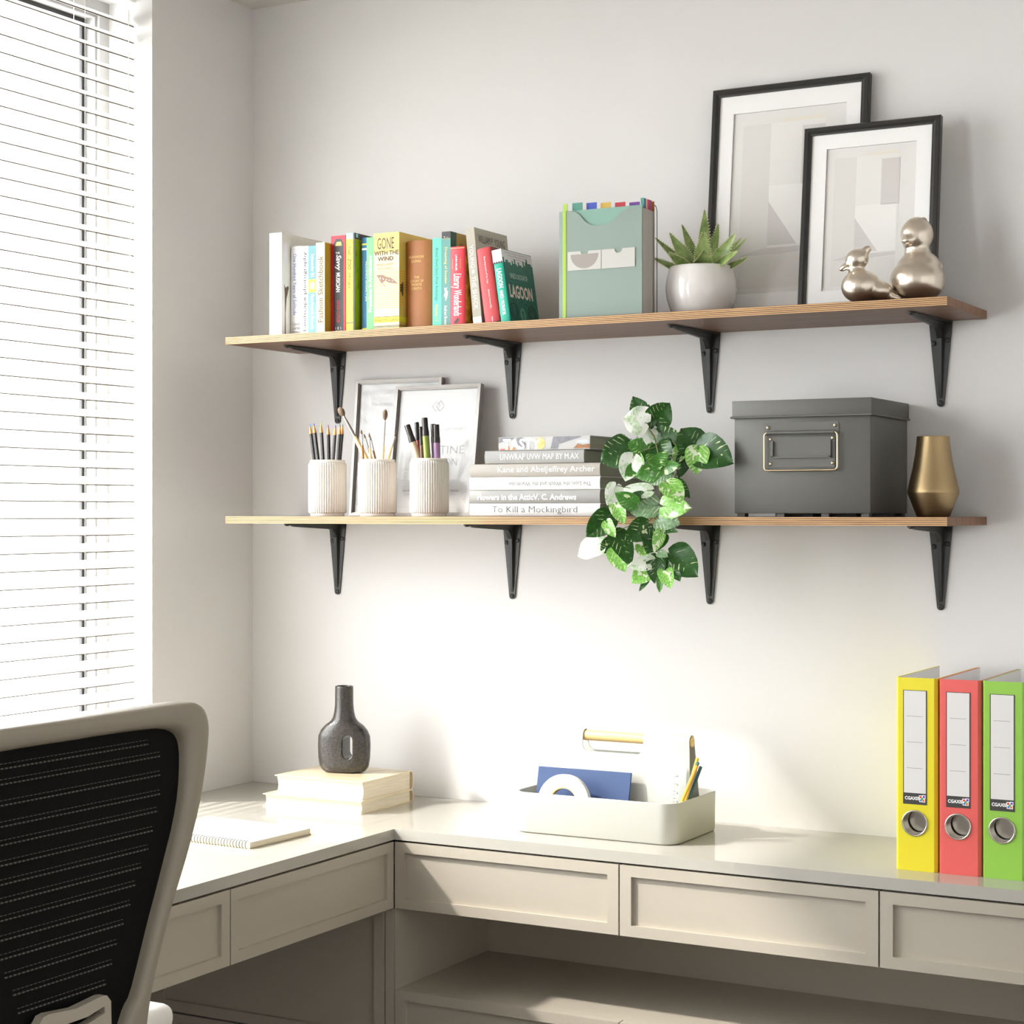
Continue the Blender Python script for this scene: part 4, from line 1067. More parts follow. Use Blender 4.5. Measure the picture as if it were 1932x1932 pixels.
# ============================================================ TRAILING PLANT
pl = thing('trailing_pothos', 'trailing variegated ivy plant hanging over the lower shelf edge', 'plant', (1.0980, -.232, LZ))
def leaf_mat(name, base, streak, amount, patch, rough=.35):
    m = bpy.data.materials.new(name); m.use_nodes = True; nt = m.node_tree; bs = nt.nodes['Principled BSDF']; N = nt.nodes.new; Lk = nt.links.new
    bs.inputs['Roughness'].default_value = rough
    uv = N('ShaderNodeUVMap'); uv.uv_map = 'UVMap'; sp = N('ShaderNodeSeparateXYZ'); Lk(uv.outputs[0], sp.inputs[0])
    def mth(op, a, b=None, c=None):
        n = N('ShaderNodeMath'); n.operation = op
        for i, v in enumerate((a, b, c)):
            if v is None: continue
            if isinstance(v, (int, float)): n.inputs[i].default_value = v
            else: Lk(v, n.inputs[i])
        return n.outputs[0]
    x = mth('ABSOLUTE', mth('SUBTRACT', sp.outputs[0], .5)); x2 = mth('MULTIPLY', x, 2)
    ph = mth('SUBTRACT', mth('MULTIPLY', sp.outputs[1], 6.0), mth('MULTIPLY', x2, 2.2))
    n1 = N('ShaderNodeTexNoise'); n1.inputs['Scale'].default_value = 5.0; Lk(uv.outputs[0], n1.inputs['Vector'])
    ph = mth('ADD', ph, mth('MULTIPLY', n1.outputs['Fac'], .5))
    fr = mth('FRACT', ph); d = mth('ABSOLUTE', mth('SUBTRACT', fr, .5))
    n2 = N('ShaderNodeTexNoise'); n2.inputs['Scale'].default_value = 3.2; n2.inputs['Detail'].default_value = 1
    oi = N('ShaderNodeObjectInfo'); rv = N('ShaderNodeVectorMath'); rv.operation = 'SCALE'; rv.inputs[0].default_value = (17.0, 31.0, 5.0); Lk(oi.outputs['Random'], rv.inputs['Scale'])
    mp = N('ShaderNodeMapping'); Lk(rv.outputs[0], mp.inputs['Location']); Lk(uv.outputs[0], mp.inputs[0]); Lk(mp.outputs[0], n2.inputs['Vector'])
    width = mth('MULTIPLY', mth('SUBTRACT', n2.outputs['Fac'], 1-amount), .55)
    st = mth('LESS_THAN', d, width)
    st = mth('MULTIPLY', st, mth('GREATER_THAN', x2, .12)); st = mth('MULTIPLY', st, mth('LESS_THAN', x2, .86))
    n3 = N('ShaderNodeTexNoise'); n3.inputs['Scale'].default_value = 2.2
    rv3 = N('ShaderNodeVectorMath'); rv3.operation = 'SCALE'; rv3.inputs[0].default_value = (-23.0, 11.0, 3.0); Lk(oi.outputs['Random'], rv3.inputs['Scale'])
    mp3 = N('ShaderNodeMapping'); Lk(rv3.outputs[0], mp3.inputs['Location']); Lk(uv.outputs[0], mp3.inputs[0]); Lk(mp3.outputs[0], n3.inputs['Vector'])
    pa = mth('GREATER_THAN', n3.outputs['Fac'], 1-patch)
    tot = mth('MAXIMUM', st, pa)
    n4 = N('ShaderNodeTexNoise'); n4.inputs['Scale'].default_value = 9; Lk(uv.outputs[0], n4.inputs['Vector'])
    vr = N('ShaderNodeMapRange'); vr.inputs[1].default_value = .3; vr.inputs[2].default_value = .7; vr.inputs[3].default_value = .75; vr.inputs[4].default_value = 1.3; Lk(n4.outputs['Fac'], vr.inputs[0])
    mm = N('ShaderNodeMix'); mm.data_type = 'RGBA'; mm.blend_type = 'MULTIPLY'; mm.inputs[0].default_value = 1; mm.inputs[6].default_value = rgba(base); Lk(vr.outputs[0], mm.inputs[7])
    mx = N('ShaderNodeMix'); mx.data_type = 'RGBA'; Lk(tot, mx.inputs[0]); Lk(mm.outputs[2], mx.inputs[6]); mx.inputs[7].default_value = rgba(streak)
    Lk(mx.outputs[2], bs.inputs['Base Color'])
    t = N('ShaderNodeBsdfTranslucent'); Lk(mx.outputs[2], t.inputs[0]); ms = N('ShaderNodeMixShader'); ms.inputs[0].default_value = .22
    Lk(bs.outputs[0], ms.inputs[1]); Lk(t.outputs[0], ms.inputs[2]); Lk(ms.outputs[0], nt.nodes['Material Output'].inputs[0])
    return m
LM = {'D': leaf_mat('leaf_deep_green', (40, 84, 30), (206, 216, 164), .50, .33), 'M': leaf_mat('leaf_mid_green', (74, 132, 52), (206, 226, 168), .50, .36),
      'L': leaf_mat('leaf_light_green', (136, 196, 90), (232, 240, 208), .58, .42), 'W': leaf_mat('leaf_pale_sunlit', (212, 232, 200), (244, 248, 238), .6, .5), 'G': leaf_mat('leaf_grey_green', (120, 152, 112), (206, 218, 192), .56, .36)}  # pale tones: variegation plus sunlight whitening put into the leaf colour
LEAVES=[
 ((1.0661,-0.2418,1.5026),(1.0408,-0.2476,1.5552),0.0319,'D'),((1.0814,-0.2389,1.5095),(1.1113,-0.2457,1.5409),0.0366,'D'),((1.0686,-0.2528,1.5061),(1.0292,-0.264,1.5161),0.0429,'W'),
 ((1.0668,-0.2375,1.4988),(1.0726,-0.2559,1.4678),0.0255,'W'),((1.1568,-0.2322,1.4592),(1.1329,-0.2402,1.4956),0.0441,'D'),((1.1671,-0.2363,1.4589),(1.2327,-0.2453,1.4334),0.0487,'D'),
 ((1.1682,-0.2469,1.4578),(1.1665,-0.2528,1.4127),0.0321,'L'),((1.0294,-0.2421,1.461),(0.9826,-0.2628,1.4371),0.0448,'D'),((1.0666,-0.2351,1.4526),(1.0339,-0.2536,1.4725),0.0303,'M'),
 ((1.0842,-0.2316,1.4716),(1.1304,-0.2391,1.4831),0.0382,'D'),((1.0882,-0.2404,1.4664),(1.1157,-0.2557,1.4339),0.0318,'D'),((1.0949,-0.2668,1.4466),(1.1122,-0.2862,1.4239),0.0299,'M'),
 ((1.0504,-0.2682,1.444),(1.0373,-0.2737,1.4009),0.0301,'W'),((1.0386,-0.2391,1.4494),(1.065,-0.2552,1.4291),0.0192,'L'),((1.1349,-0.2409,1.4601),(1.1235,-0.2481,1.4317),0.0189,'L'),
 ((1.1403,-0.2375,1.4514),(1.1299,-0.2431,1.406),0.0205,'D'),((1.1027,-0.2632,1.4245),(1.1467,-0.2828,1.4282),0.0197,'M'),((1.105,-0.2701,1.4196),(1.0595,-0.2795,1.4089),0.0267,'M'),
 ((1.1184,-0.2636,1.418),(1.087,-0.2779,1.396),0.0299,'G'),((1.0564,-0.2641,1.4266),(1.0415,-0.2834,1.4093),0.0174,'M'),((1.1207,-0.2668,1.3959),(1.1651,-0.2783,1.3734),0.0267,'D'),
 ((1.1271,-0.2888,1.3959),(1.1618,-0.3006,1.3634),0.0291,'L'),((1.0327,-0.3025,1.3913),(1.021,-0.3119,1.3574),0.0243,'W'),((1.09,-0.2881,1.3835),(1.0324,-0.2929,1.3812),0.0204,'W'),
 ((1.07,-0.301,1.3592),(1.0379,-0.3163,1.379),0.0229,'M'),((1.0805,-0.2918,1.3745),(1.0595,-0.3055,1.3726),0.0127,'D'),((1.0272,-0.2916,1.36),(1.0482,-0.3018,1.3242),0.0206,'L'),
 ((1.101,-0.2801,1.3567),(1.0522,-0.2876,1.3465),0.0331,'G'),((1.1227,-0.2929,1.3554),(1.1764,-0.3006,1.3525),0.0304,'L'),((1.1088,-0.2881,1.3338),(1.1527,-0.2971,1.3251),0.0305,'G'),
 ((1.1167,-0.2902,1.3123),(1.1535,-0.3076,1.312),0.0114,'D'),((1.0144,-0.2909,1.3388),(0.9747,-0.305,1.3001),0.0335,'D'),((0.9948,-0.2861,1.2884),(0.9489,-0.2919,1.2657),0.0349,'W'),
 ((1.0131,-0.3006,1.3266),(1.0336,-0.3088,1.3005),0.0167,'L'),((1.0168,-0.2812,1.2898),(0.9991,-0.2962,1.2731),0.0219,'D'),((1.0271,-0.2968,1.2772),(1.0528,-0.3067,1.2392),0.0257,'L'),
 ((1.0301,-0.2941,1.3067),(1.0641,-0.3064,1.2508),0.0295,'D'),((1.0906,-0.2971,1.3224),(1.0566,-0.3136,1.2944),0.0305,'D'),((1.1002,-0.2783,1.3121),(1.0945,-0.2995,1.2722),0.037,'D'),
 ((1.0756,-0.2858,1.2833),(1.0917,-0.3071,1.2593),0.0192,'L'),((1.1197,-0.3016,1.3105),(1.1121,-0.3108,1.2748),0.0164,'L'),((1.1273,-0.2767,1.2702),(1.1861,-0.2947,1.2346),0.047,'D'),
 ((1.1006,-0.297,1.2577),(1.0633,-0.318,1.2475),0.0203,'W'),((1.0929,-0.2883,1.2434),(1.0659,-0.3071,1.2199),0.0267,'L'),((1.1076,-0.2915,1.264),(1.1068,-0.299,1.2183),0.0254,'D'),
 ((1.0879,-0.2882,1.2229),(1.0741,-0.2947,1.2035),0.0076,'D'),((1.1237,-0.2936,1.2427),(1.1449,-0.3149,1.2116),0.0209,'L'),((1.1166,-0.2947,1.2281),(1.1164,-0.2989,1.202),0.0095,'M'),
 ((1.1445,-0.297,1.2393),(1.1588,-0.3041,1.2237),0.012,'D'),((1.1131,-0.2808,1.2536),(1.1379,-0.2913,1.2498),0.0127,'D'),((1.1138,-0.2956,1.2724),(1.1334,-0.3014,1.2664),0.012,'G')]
STEM = [(1.0676, -.247, 1.5017), (1.0816, -.245, 1.4823), (1.0868, -.245, 1.4631), (1.1000, -.256, 1.4338), (1.0981, -.266, 1.4024), (1.0900, -.274, 1.3759), (1.0982, -.281, 1.3376), (1.1051, -.280, 1.2994), (1.1065, -.280, 1.2739), (1.1121, -.280, 1.2549), (1.1176, -.280, 1.2422)]
po = Vector((1.0980, -.232, LZ))
M_STEM = mat('plant_stem', (104, 112, 66), .6)
b = MB(); b.tube([Vector(p)-po for p in STEM], .0013, 6)
b.tube([Vector((1.095, -.228, LZ+.0018))-po, Vector((1.097, -.244, LZ+.03))-po, Vector((1.098, -.262, 1.395))-po], .0014, 6)
b.tube([Vector((1.104, -.230, LZ+.0018))-po, Vector((1.112, -.240, LZ+.06))-po, Vector((1.150, -.238, 1.455))-po], .0012, 6)
b.tube([Vector((1.080, -.228, LZ+.0018))-po, Vector((1.120, -.228, LZ+.0018))-po], .0016, 6)
b.build('stem', M_STEM, pl, smooth=60)
random.seed(21)
ROWS = ((-.13, .50), (-.06, .80), (.04, .96), (.18, 1.02), (.36, 1.0), (.54, .90), (.70, .70), (.84, .43), (.94, .17), (1.0, .0))
for Bp, Tp, wd, tone in LEAVES:
    Bv, Tv = Vector(Bp)-po, Vector(Tp)-po; a = (Tv-Bv)*1.06; Bv = Bv - a*.04; wd *= 1.38; ln = a.length
    n0 = (Vector((.48, -.86, .12)) + Vector((random.uniform(-.35, .25), random.uniform(-.1, .1), random.uniform(-.25, .35)))).normalized()
    s = a.cross(n0).normalized(); n = s.cross(a).normalized()
    if n.dot(n0) < 0: n = -n
    fold = random.uniform(.12, .34); curl = random.uniform(.05, .22)
    me = bpy.data.meshes.new('leaf'); vs = []; uvs = []; fs = []
    for (u, f) in ROWS:
        for v in (-1, -.66, -.33, 0, .33, .66, 1):
            ue = max(u, .0) if v == 0 else (u + .07*max(0, abs(v)-.5) if u < .1 else u)
            hw = wd/2*f
            p = Bv + a*ue + s*(v*hw) + n*(fold*abs(v)*hw - curl*ln*(ue-.35)**2*1.2 + .05*wd*math.sin(9*ue+v*2)*abs(v))
            vs.append(p); uvs.append((v*f*.5+.5, ue))
    for i in range(len(ROWS)-1):
        for j in range(6): fs.append((i*7+j, i*7+j+1, (i+1)*7+j+1, (i+1)*7+j))
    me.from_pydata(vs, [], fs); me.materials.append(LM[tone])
    ul = me.uv_layers.new(name='UVMap'); sh = (random.uniform(-.0, .0), 0)
    for lp_ in me.loops: ul.data[lp_.index].uv = uvs[lp_.vertex_index]
    me.polygons.foreach_set('use_smooth', [True]*len(me.polygons))
    o = bpy.data.objects.new('leaf', me); COL.objects.link(o); o.parent = pl
    q = min((Vector(p)-po for p in STEM), key=lambda p: (p-Bv).length)
    b = MB(); b.tube([q, q.lerp(Bv, .5)+Vector((0, 0, .002)), Bv, Bv+a*.08], .0007, 5); b.build('petiole', M_STEM, o, smooth=60)

# ============================================================ ON THE DESK
TZ = 0.7501
# two cream books, spines to the wall
def desk_book(label, x0, x1, y0, y1, z0, h, cover):
    root = thing('book', label, 'book', (x0, y0, z0), (0, 0, 0), 'cream books under the black vase')
    L_, d = x1-x0, y1-y0; t = .0016; rn = .006
    n = 8
    def prof(o):
        hh = h-2*o; pts = [(0, o), (d-rn-o-.005, o), (d-rn-o-.003, o+(.0008 if o == 0 else 0)), (d-rn-o, o)]
        for i in range(1, n):
            a = math.pi*i/n; pts.append((d-rn-o+rn*math.sin(a), h/2-hh/2*math.cos(a)))
        return pts + [(d-rn-o, h-o), (d-rn-o-.003, h-o-(.0008 if o == 0 else 0)), (d-rn-o-.005, h-o), (0, h-o)]
    out, inn = prof(0), prof(t); k = len(out); b = MB()
    vs = [(0, p[0], p[1]) for p in out] + [(L_, p[0], p[1]) for p in out] + [(0, p[0], p[1]) for p in inn] + [(L_, p[0], p[1]) for p in inn]
    for i in range(k-1):
        b.add(vs, [[i, i+1, k+i+1, k+i], [2*k+i+1, 2*k+i, 3*k+i, 3*k+i+1], [i, 2*k+i, 2*k+i+1, i+1], [k+i, k+i+1, 3*k+i+1, 3*k+i]])
    b.add(vs, [[0, k, 3*k, 2*k], [k-1, 3*k-1, 4*k-1, 2*k-1]])
    b.build('cover', cover, root, smooth=30)
    # page block, hollowed fore edge towards the room
    b = MB(); rings = []
    for x in (.0035, L_-.0030):
        r_ = []
        for i in range(9):
            v = i/8; z = t + (h-2*t)*v; r_.append((x, .0035 + .0045*math.sin(math.pi*v), z))
        r_ += [(x, d-rn-.004, h-t), (x, d-rn-.004, t)]
        rings.append(r_)
    b.loft(rings, 0, True, True, True); b.build('pages', M_PAGEC, root, smooth=30)
M_PAGEC = mat('paper_pages_cream', (224, 213, 188), .8, noise=(14, .10, (1, 1, 30)))
M_COVC = mat('cover_cream', (232, 214, 178), .22); M_COVD = mat('cover_sand', (226, 208, 172), .3)
desk_book('wide cream hardback lying at the bottom of the pair in the desk corner', .2225, .4605, -.2640, -.0690, TZ, .0252, M_COVD)
desk_book('thicker cream hardback lying on top, under the black vase', .2485, .4605, -.2590, -.0690, TZ+.0254, .0382, M_COVC)

# black vase with a hole
def vase_mat():
    m = bpy.data.materials.new('black_glaze'); m.use_nodes = True; nt = m.node_tree; bs = nt.nodes['Principled BSDF']; N = nt.nodes.new
    tc = N('ShaderNodeTexCoord'); n = N('ShaderNodeTexNoise'); n.inputs['Scale'].default_value = 260; n.inputs['Detail'].default_value = 4
    nt.links.new(tc.outputs['Object'], n.inputs['Vector'])
    cr = N('ShaderNodeValToRGB'); e = cr.color_ramp.elements
    e[0].position = .40; e[0].color = rgba((50, 47, 43)); e[1].position = .8; e[1].color = rgba((70, 66, 61))
    nt.links.new(n.outputs['Fac'], cr.inputs[0]); nt.links.new(cr.outputs[0], bs.inputs['Base Color'])
    bs.inputs['Roughness'].default_value = .20
    bp = N('ShaderNodeBump'); bp.inputs['Strength'].default_value = .45; bp.inputs['Distance'].default_value = .0010
    n2 = N('ShaderNodeTexNoise'); n2.inputs['Scale'].default_value = 330; n2.inputs['Detail'].default_value = 2; nt.links.new(tc.outputs['Object'], n2.inputs['Vector'])
    nt.links.new(n2.outputs['Fac'], bp.inputs['Height']); nt.links.new(bp.outputs[0], bs.inputs['Normal'])
    return m
b = MB()
body = [(-.030, .0), (.030, .0), (.045, .004), (.0525, .016), (.055, .040), (.055, .066), (.053, .080), (.045, .092), (.034, .100), (.026, .107), (.0215, .116), (.0195, .128)]
# lathe-like flattened body: superellipse rings
prof = [(.034, .0), (.045, .003), (.0515, .012), (.0545, .030), (.0555, .055), (.0545, .074), (.049, .086), (.040, .096), (.029, .104), (.0235, .112), (.0205, .124), (.0190, .140), (.0188, .1765)]
rings = []
for r, z in prof:
    dpt = .026 if z < .08 else .026 + (.0188-.026)*min(1, (z-.08)/.05)
    dpt *= (.78 if z < .002 else .92 if z < .006 else 1)
    ex = 2.6 if z < .1 else 2.0
    ring_ = []
    for j in range(48):
        a = 2*math.pi*j/48; ca, sa = math.cos(a), math.sin(a)
        ring_.append((r*math.copysign(abs(ca)**(2/ex), ca), dpt*math.copysign(abs(sa)**(2/ex), sa), z))
    rings.append(ring_)
b.loft(rings, 0, True, True, True)
hole = MB(); hole.prism([(p[0], p[1]) for p in rrect(.0045, .0255, .030, .078, .0104, 7)], -.08, .08, 'y')
ho = hole.build('hole_cutter', []); neck = MB(); neck.lathe([(.0150, .120), (.0150, .20)], 32, cap0=True, cap1=True); no = neck.build('neck_cutter', [])
me = evaluated_mesh(b, [('REMESH', dict(mode='VOXEL', voxel_size=.0016)), ('BOOLEAN', dict(operation='DIFFERENCE', object=ho, solver='EXACT')), ('BOOLEAN', dict(operation='DIFFERENCE', object=no, solver='EXACT')),
                        ('REMESH', dict(mode='VOXEL', voxel_size=.0016)), ('SMOOTH', dict(factor=.5, iterations=7))])
for c in (ho, no):
    d_ = c.data; bpy.data.objects.remove(c); bpy.data.meshes.remove(d_)
zmin = min(v.co.z for v in me.vertices)
for v in me.vertices: v.co.z -= zmin
o = obj_from(me, 'sculptural_vase', vase_mat(), None, (.3480, -.1560, TZ+.0254+.0382), (0, 0, R(14)))
tag(o, 'rough black sculptural vase with an oval hole, standing on the cream books', 'vase')

# spiral notebook
nb = thing('spiral_notebook', 'open white spiral notebook lying on the desk beside the chair', 'notebook', (.3720, -.5690, TZ), (0, 0, R(-3.0)))
NW, ND = .2450, .1740
b = MB(); b.box(-NW/2, NW/2, -ND/2, ND/2, .0, .0012); b.build('back_cover', mat('notebook_board', (190, 178, 150), .6), nb)
b = MB(); b.box(-NW/2+.001, NW/2-.001, -ND/2+.001, ND/2-.001, .0013, .0105); b.build('pages', M_PAGEC, nb)
b = MB(); b.box(-NW/2, NW/2, -ND/2, ND/2, .0106, .0118); b.build('front_cover', M_PAPER, nb)
rg = None
pts = [(0, .0058*math.cos(a), .0062+.0072*math.sin(a)) for a in [2*math.pi*i/12 for i in range(12)]]
for i in range(34):
    x = -NW/2+.008+i*.00695
    if rg is None:
        q = MB(); q.tube(pts+[pts[0]], .0007, 5, cap=False); rg = q.build('spiral_ring', mat('dark_wire', (110, 106, 100), .35, metal=1.0), nb, smooth=60, loc=(x, -ND/2+.0015, 0))
    else: inst(rg, nb, (x, -ND/2+.0015, 0))

# desk caddy
cd = thing('desk_caddy', 'white desk caddy with round wooden carrying handle', 'caddy', (.9730, -.1760, TZ))
M_CAD = mat('caddy_white', (186, 186, 178), .38)
def rr_ring(hx, hy, r, z, n=8): return [(p[0], p[1], z) for p in rrect(-hx, hx, -hy, hy, r, n)]
b = MB(); hx, hy, r0 = .1650, .1060, .032
b.loft([rr_ring(hx-.006, hy-.006, r0-.006, 0), rr_ring(hx-.002, hy-.002, r0-.002, .0012), rr_ring(hx, hy, r0, .004), rr_ring(hx+.0008, hy+.0008, r0, .074), rr_ring(hx+.0002, hy+.0002, r0, .0748),
        rr_ring(hx-.0022, hy-.0022, r0-.002, .0748), rr_ring(hx-.003, hy-.003, r0-.003, .074), rr_ring(hx-.0035, hy-.0035, r0-.003, .003)], 0, True, True, True)
b.build('tray', M_CAD, cd, smooth=35)
top = .1742; RD = .0098
def sheet(side):
    outl = [(-.104, .0035), (.1600, .0035), (.1585, .074), (.1530, top), (.0610, top), (.0610, .158), (.0585, .151), (.0520, .1465), (-.0520, .1465), (-.0600, .150), (-.0640, .158), (-.0640, top), (-.0710, top), (-.0725, .150), (-.077, .139), (-.088, .090)]
    s_ = MB(); s_.prism(outl, 0, .0022, 'y')
    s_.v = [(x, side*(RD+.0004 + (.026-RD)*max(0, (top-z)/top)**1.0 + y), z) for x, y, z in s_.v]
    return s_
b = sheet(-1); s2 = sheet(1); b.add(s2.v, s2.f)
for xa, xb in ((.0610, .1530), (-.0710, -.0640)):
    ra, rb_ = RD+.0004, RD+.0026; ring_ = []
    for rr_ in (ra, rb_):
        ring_.append([(rr_*math.cos(R(180-15*i)), top + rr_*math.sin(R(180-15*i))) for i in range(13)])
    poly = ring_[1] + ring_[0][::-1]
    b.prism([(p[0], p[1]) for p in poly], xa, xb, 'x')
b.build('divider', M_CAD, cd, smooth=35)
b = MB(); b.tube([(-.0715, 0, top), (.1545, 0, top)], RD, 24); b.build('handle', M_OAKH, cd, smooth=60)
for x in (.070, .118):
    b = MB(); b.prism([(-.1020, .003), (-.027, .003), (-.024, .060), (-.1020, .060)], x, x+.0025, 'x'); b.build('partition', M_CAD, cd)
# what lies in the caddy
cn = thing('blue_card', 'navy blue card standing in the white caddy', 'card', (.9240, -.2350, TZ+.0045), (R(-13), 0, 0))
b = MB(); b.box(-.0965, .0965, -.002, .002, 0, .1125, r=.0005); b.build('board', mat('navy_card', (38, 64, 108), .6, bump=(500, .1, .0003)), cn)
tr = thing('tape_roll', 'roll of white tape leaning on the blue card in the caddy', 'tape', (.9060, -.2660, TZ+.0042), (R(-8), 0, 0))
b = MB(); Rt = .0530
b.prism(circle(0, Rt, Rt, 48), -.006, .006, 'y', [circle(0, Rt, .0295, 48)]); b.build('tape', M_PAPER, tr, smooth=40)
b = MB(); b.prism(circle(0, Rt, .0294, 48), -.0055, .0055, 'y', [circle(0, Rt, .0272, 48)]); b.build('core', mat('cardboard', (222, 190, 130), .8), tr, smooth=40)
rl = thing('clear_ruler', 'clear plastic ruler standing in the caddy', 'ruler', (1.1135, -.2085, TZ+.0045), (R(-4), 0, 0))
b = MB(); b.box(-.0125, .0125, -.0009, .0009, 0, .1270); b.build('blade', glass_mat('clear_plastic', (236, 240, 238), refl=1.0, rough=.08, milk=.25, milkc=(240, 242, 240)), rl)
for i in range(18): flat([(-.0120, -.0012, .010+i*.0065), (-.0120+(.005 if i % 2 else .003), -.0012, .010+i*.0065), (-.0120+(.005 if i % 2 else .003), -.0012, .0106+i*.0065), (-.0120, -.0012, .0106+i*.0065)], ink_dk, rl, 'tick')
for i in range(6): text(str(i+1), rl, (-.0060, -.0012, .030+i*.0155), (.0030, 0, 0), (0, 0, .0035), ink_dk)
for lbl, ft, tp, c in (('yellow pencil in the caddy beside the ruler', (1.1120, -.222, TZ+.0045), (1.1500, -.206, .9000), (232, 178, 60)), ('blue-green pencil in the caddy beside the ruler', (1.1010, -.233, TZ+.0045), (1.1555, -.2165, .8940), (70, 116, 118)),
                       ('orange pencil leaning right in the caddy', (1.1040, -.243, TZ+.0045), (1.1575, -.2260, .8890), (224, 160, 56)), ('teal pencil at the far right of the caddy', (1.1080, -.214, TZ+.0045), (1.1540, -.200, .8840), (60, 100, 104))):
    root, L_ = stick('pencil', lbl, 'pencil', ft, tp, 'coloured pencils in the caddy')
    b = MB(); b.lathe([(.0033, 0), (.0033, L_-.001), (.0028, L_)], 6, cap0=True, cap1=True); b.build('barrel', mat('pencil_%d_%d' % (c[0], c[1]), c, .35), root)
    b = MB(); b.lathe([(.0028, L_-.0002), (.0028, L_+.0002), (.0005, L_+.0002)], 6, cap1=True); b.build('end_cap', mat('pencil_end_%d' % c[0], tuple(int(v*.8) for v in c), .4), root)

# lever arch files
GF = 'lever arch files on the desk'
M_INNER = mat('file_lining', (232, 230, 228), .7); M_LBLK = mat('label_frame', (58, 57, 56), .5); M_LWH = mat('label_white', (214, 212, 209), .6)
ICON = [mat('icon_red', (214, 40, 40), .5), mat('icon_violet', (120, 40, 190), .5), mat('icon_green', (60, 160, 50), .5), mat('icon_blue', (40, 130, 200), .5), mat('icon_orange', (230, 100, 30), .5), M_WINK]
def arch_file(label, x, c, cs):
    root = thing('lever_arch_file', label, 'file', (x, -.2900, TZ), (0, 0, 0), GF)
    w, h, d, t = .0700, .3200, .2560, .0022
    m = mat('file_%s' % cs, c, .35)
    # spine with finger hole
    b = MB(); hc = (.0326, .0790); hr = .0195
    b.prism([(.0045, 0), (.0650, 0), (.0650, h), (.0045, h)], 0, t, 'y', [circle(hc[0], hc[1], hr, 36)])
    b.add([(.0045, 0, 0), (.0045, 0, h), (0, .006, h), (0, .006, 0), (.0045, t, 0), (.0045, t, h), (t, .006, h), (t, .006, 0)], [(0, 1, 2, 3), (4, 7, 6, 5), (1, 5, 6, 2), (0, 3, 7, 4)])
    b.add([(.0650, 0, 0), (.0650, 0, h), (w, .006, h), (w, .006, 0), (.0650, t, 0), (.0650, t, h), (w-t, .006, h), (w-t, .006, 0)], [(0, 3, 2, 1), (4, 5, 6, 7), (1, 2, 6, 5), (0, 4, 7, 3)])
    b.build('spine', m, root)
    for s_, x0 in ((0, 0.0), (1, w-t)):
        b = MB(); b.box(x0, x0+t, .006, d, 0, h); sd = b.build('cover_board', m, root)
        b = MB(); xi = t+.0001 if s_ == 0 else w-t-.0004
        b.box(xi, xi+.0003, .006, d-.001, .001, h-.0008); b.build('lining', M_INNER, sd)
    b = MB(); b.box(.0050, .0645, t+.0001, t+.0004, .10, h-.0008); b.build('lining', M_INNER, root)
    # steel finger ring and cup
    b = MB(); pts = [(hc[0]+.0205*math.cos(a), -.0006, hc[1]+.0205*math.sin(a)) for a in [2*math.pi*i/40 for i in range(40)]]
    b.tube(pts+[pts[0]], .0017, 8, cap=False); fr_ = b.build('finger_ring', M_CHROME, root, smooth=60)
    b = MB(); rings = []
    for r_, y in ((.0196, 0.0), (.0192, .012), (.0188, .024)): rings.append([(hc[0]+r_*math.cos(2*math.pi*j/36), y, hc[1]+r_*math.sin(2*math.pi*j/36)) for j in range(36)])
    b.loft(rings); b.build('sleeve', M_CHROME, fr_, smooth=60)
    b = MB(); b.box(.010, .056, .030, .034, .02, .27); b.build('lever_plate', M_CHROME, root)
    # label
    b = MB(); b.box(.0130, .0530, -.0006, 0, .1103, .2994); lb_ = b.build('label_frame', M_LBLK, root)
    b = MB(); b.box(.0145, .0515, -.0010, -.0005, .1290, .2985); b.build('label_card', M_LWH, lb_)
    for z in (.2560, .2130, .1700): flat([(.0190, -.0012, z), (.0460, -.0012, z), (.0460, -.0012, z+.0006), (.0190, -.0012, z+.0006)], M_INKG, lb_, 'ruled_line')
    text('CGAXIS', lb_, (.0160, -.0009, .1175), (.0240, 0, 0), (0, 0, .0058), M_WINK, bold=.03)
    ic = MB(); cx, cz = .0452, .1205
    for k, (dx, dz, mi) in enumerate(((-.0025, .0025, 0), (.0030, .0032, 1), (.0, .0, 2), (-.0020, -.0028, 3), (.0022, -.0030, 4))):
        for sc_, mm, off in ((1.35, 5, 0), (.85, mi, 1)):
            r_ = .0026*sc_
            ic.add([(cx+dx+r_*math.cos(a)*(1.15 if j % 2 else .8), -.0008-.0001*off-.00003*k, cz+dz+r_*math.sin(a)*(1.15 if j % 2 else .8)) for j, a in enumerate([2*math.pi*i/8 for i in range(8)])], [list(range(8))], mm)
    ic.build('logo', ICON, lb_, fix=False)
    return root
arch_file('yellow lever arch file, left one of the three', 1.5424, (224, 209, 46), 'yellow')
arch_file('coral red lever arch file between the yellow and green ones', 1.6146, (220, 96, 92), 'coral')
arch_file('green lever arch file at the right edge of the picture', 1.6864, (142, 192, 76), 'green')

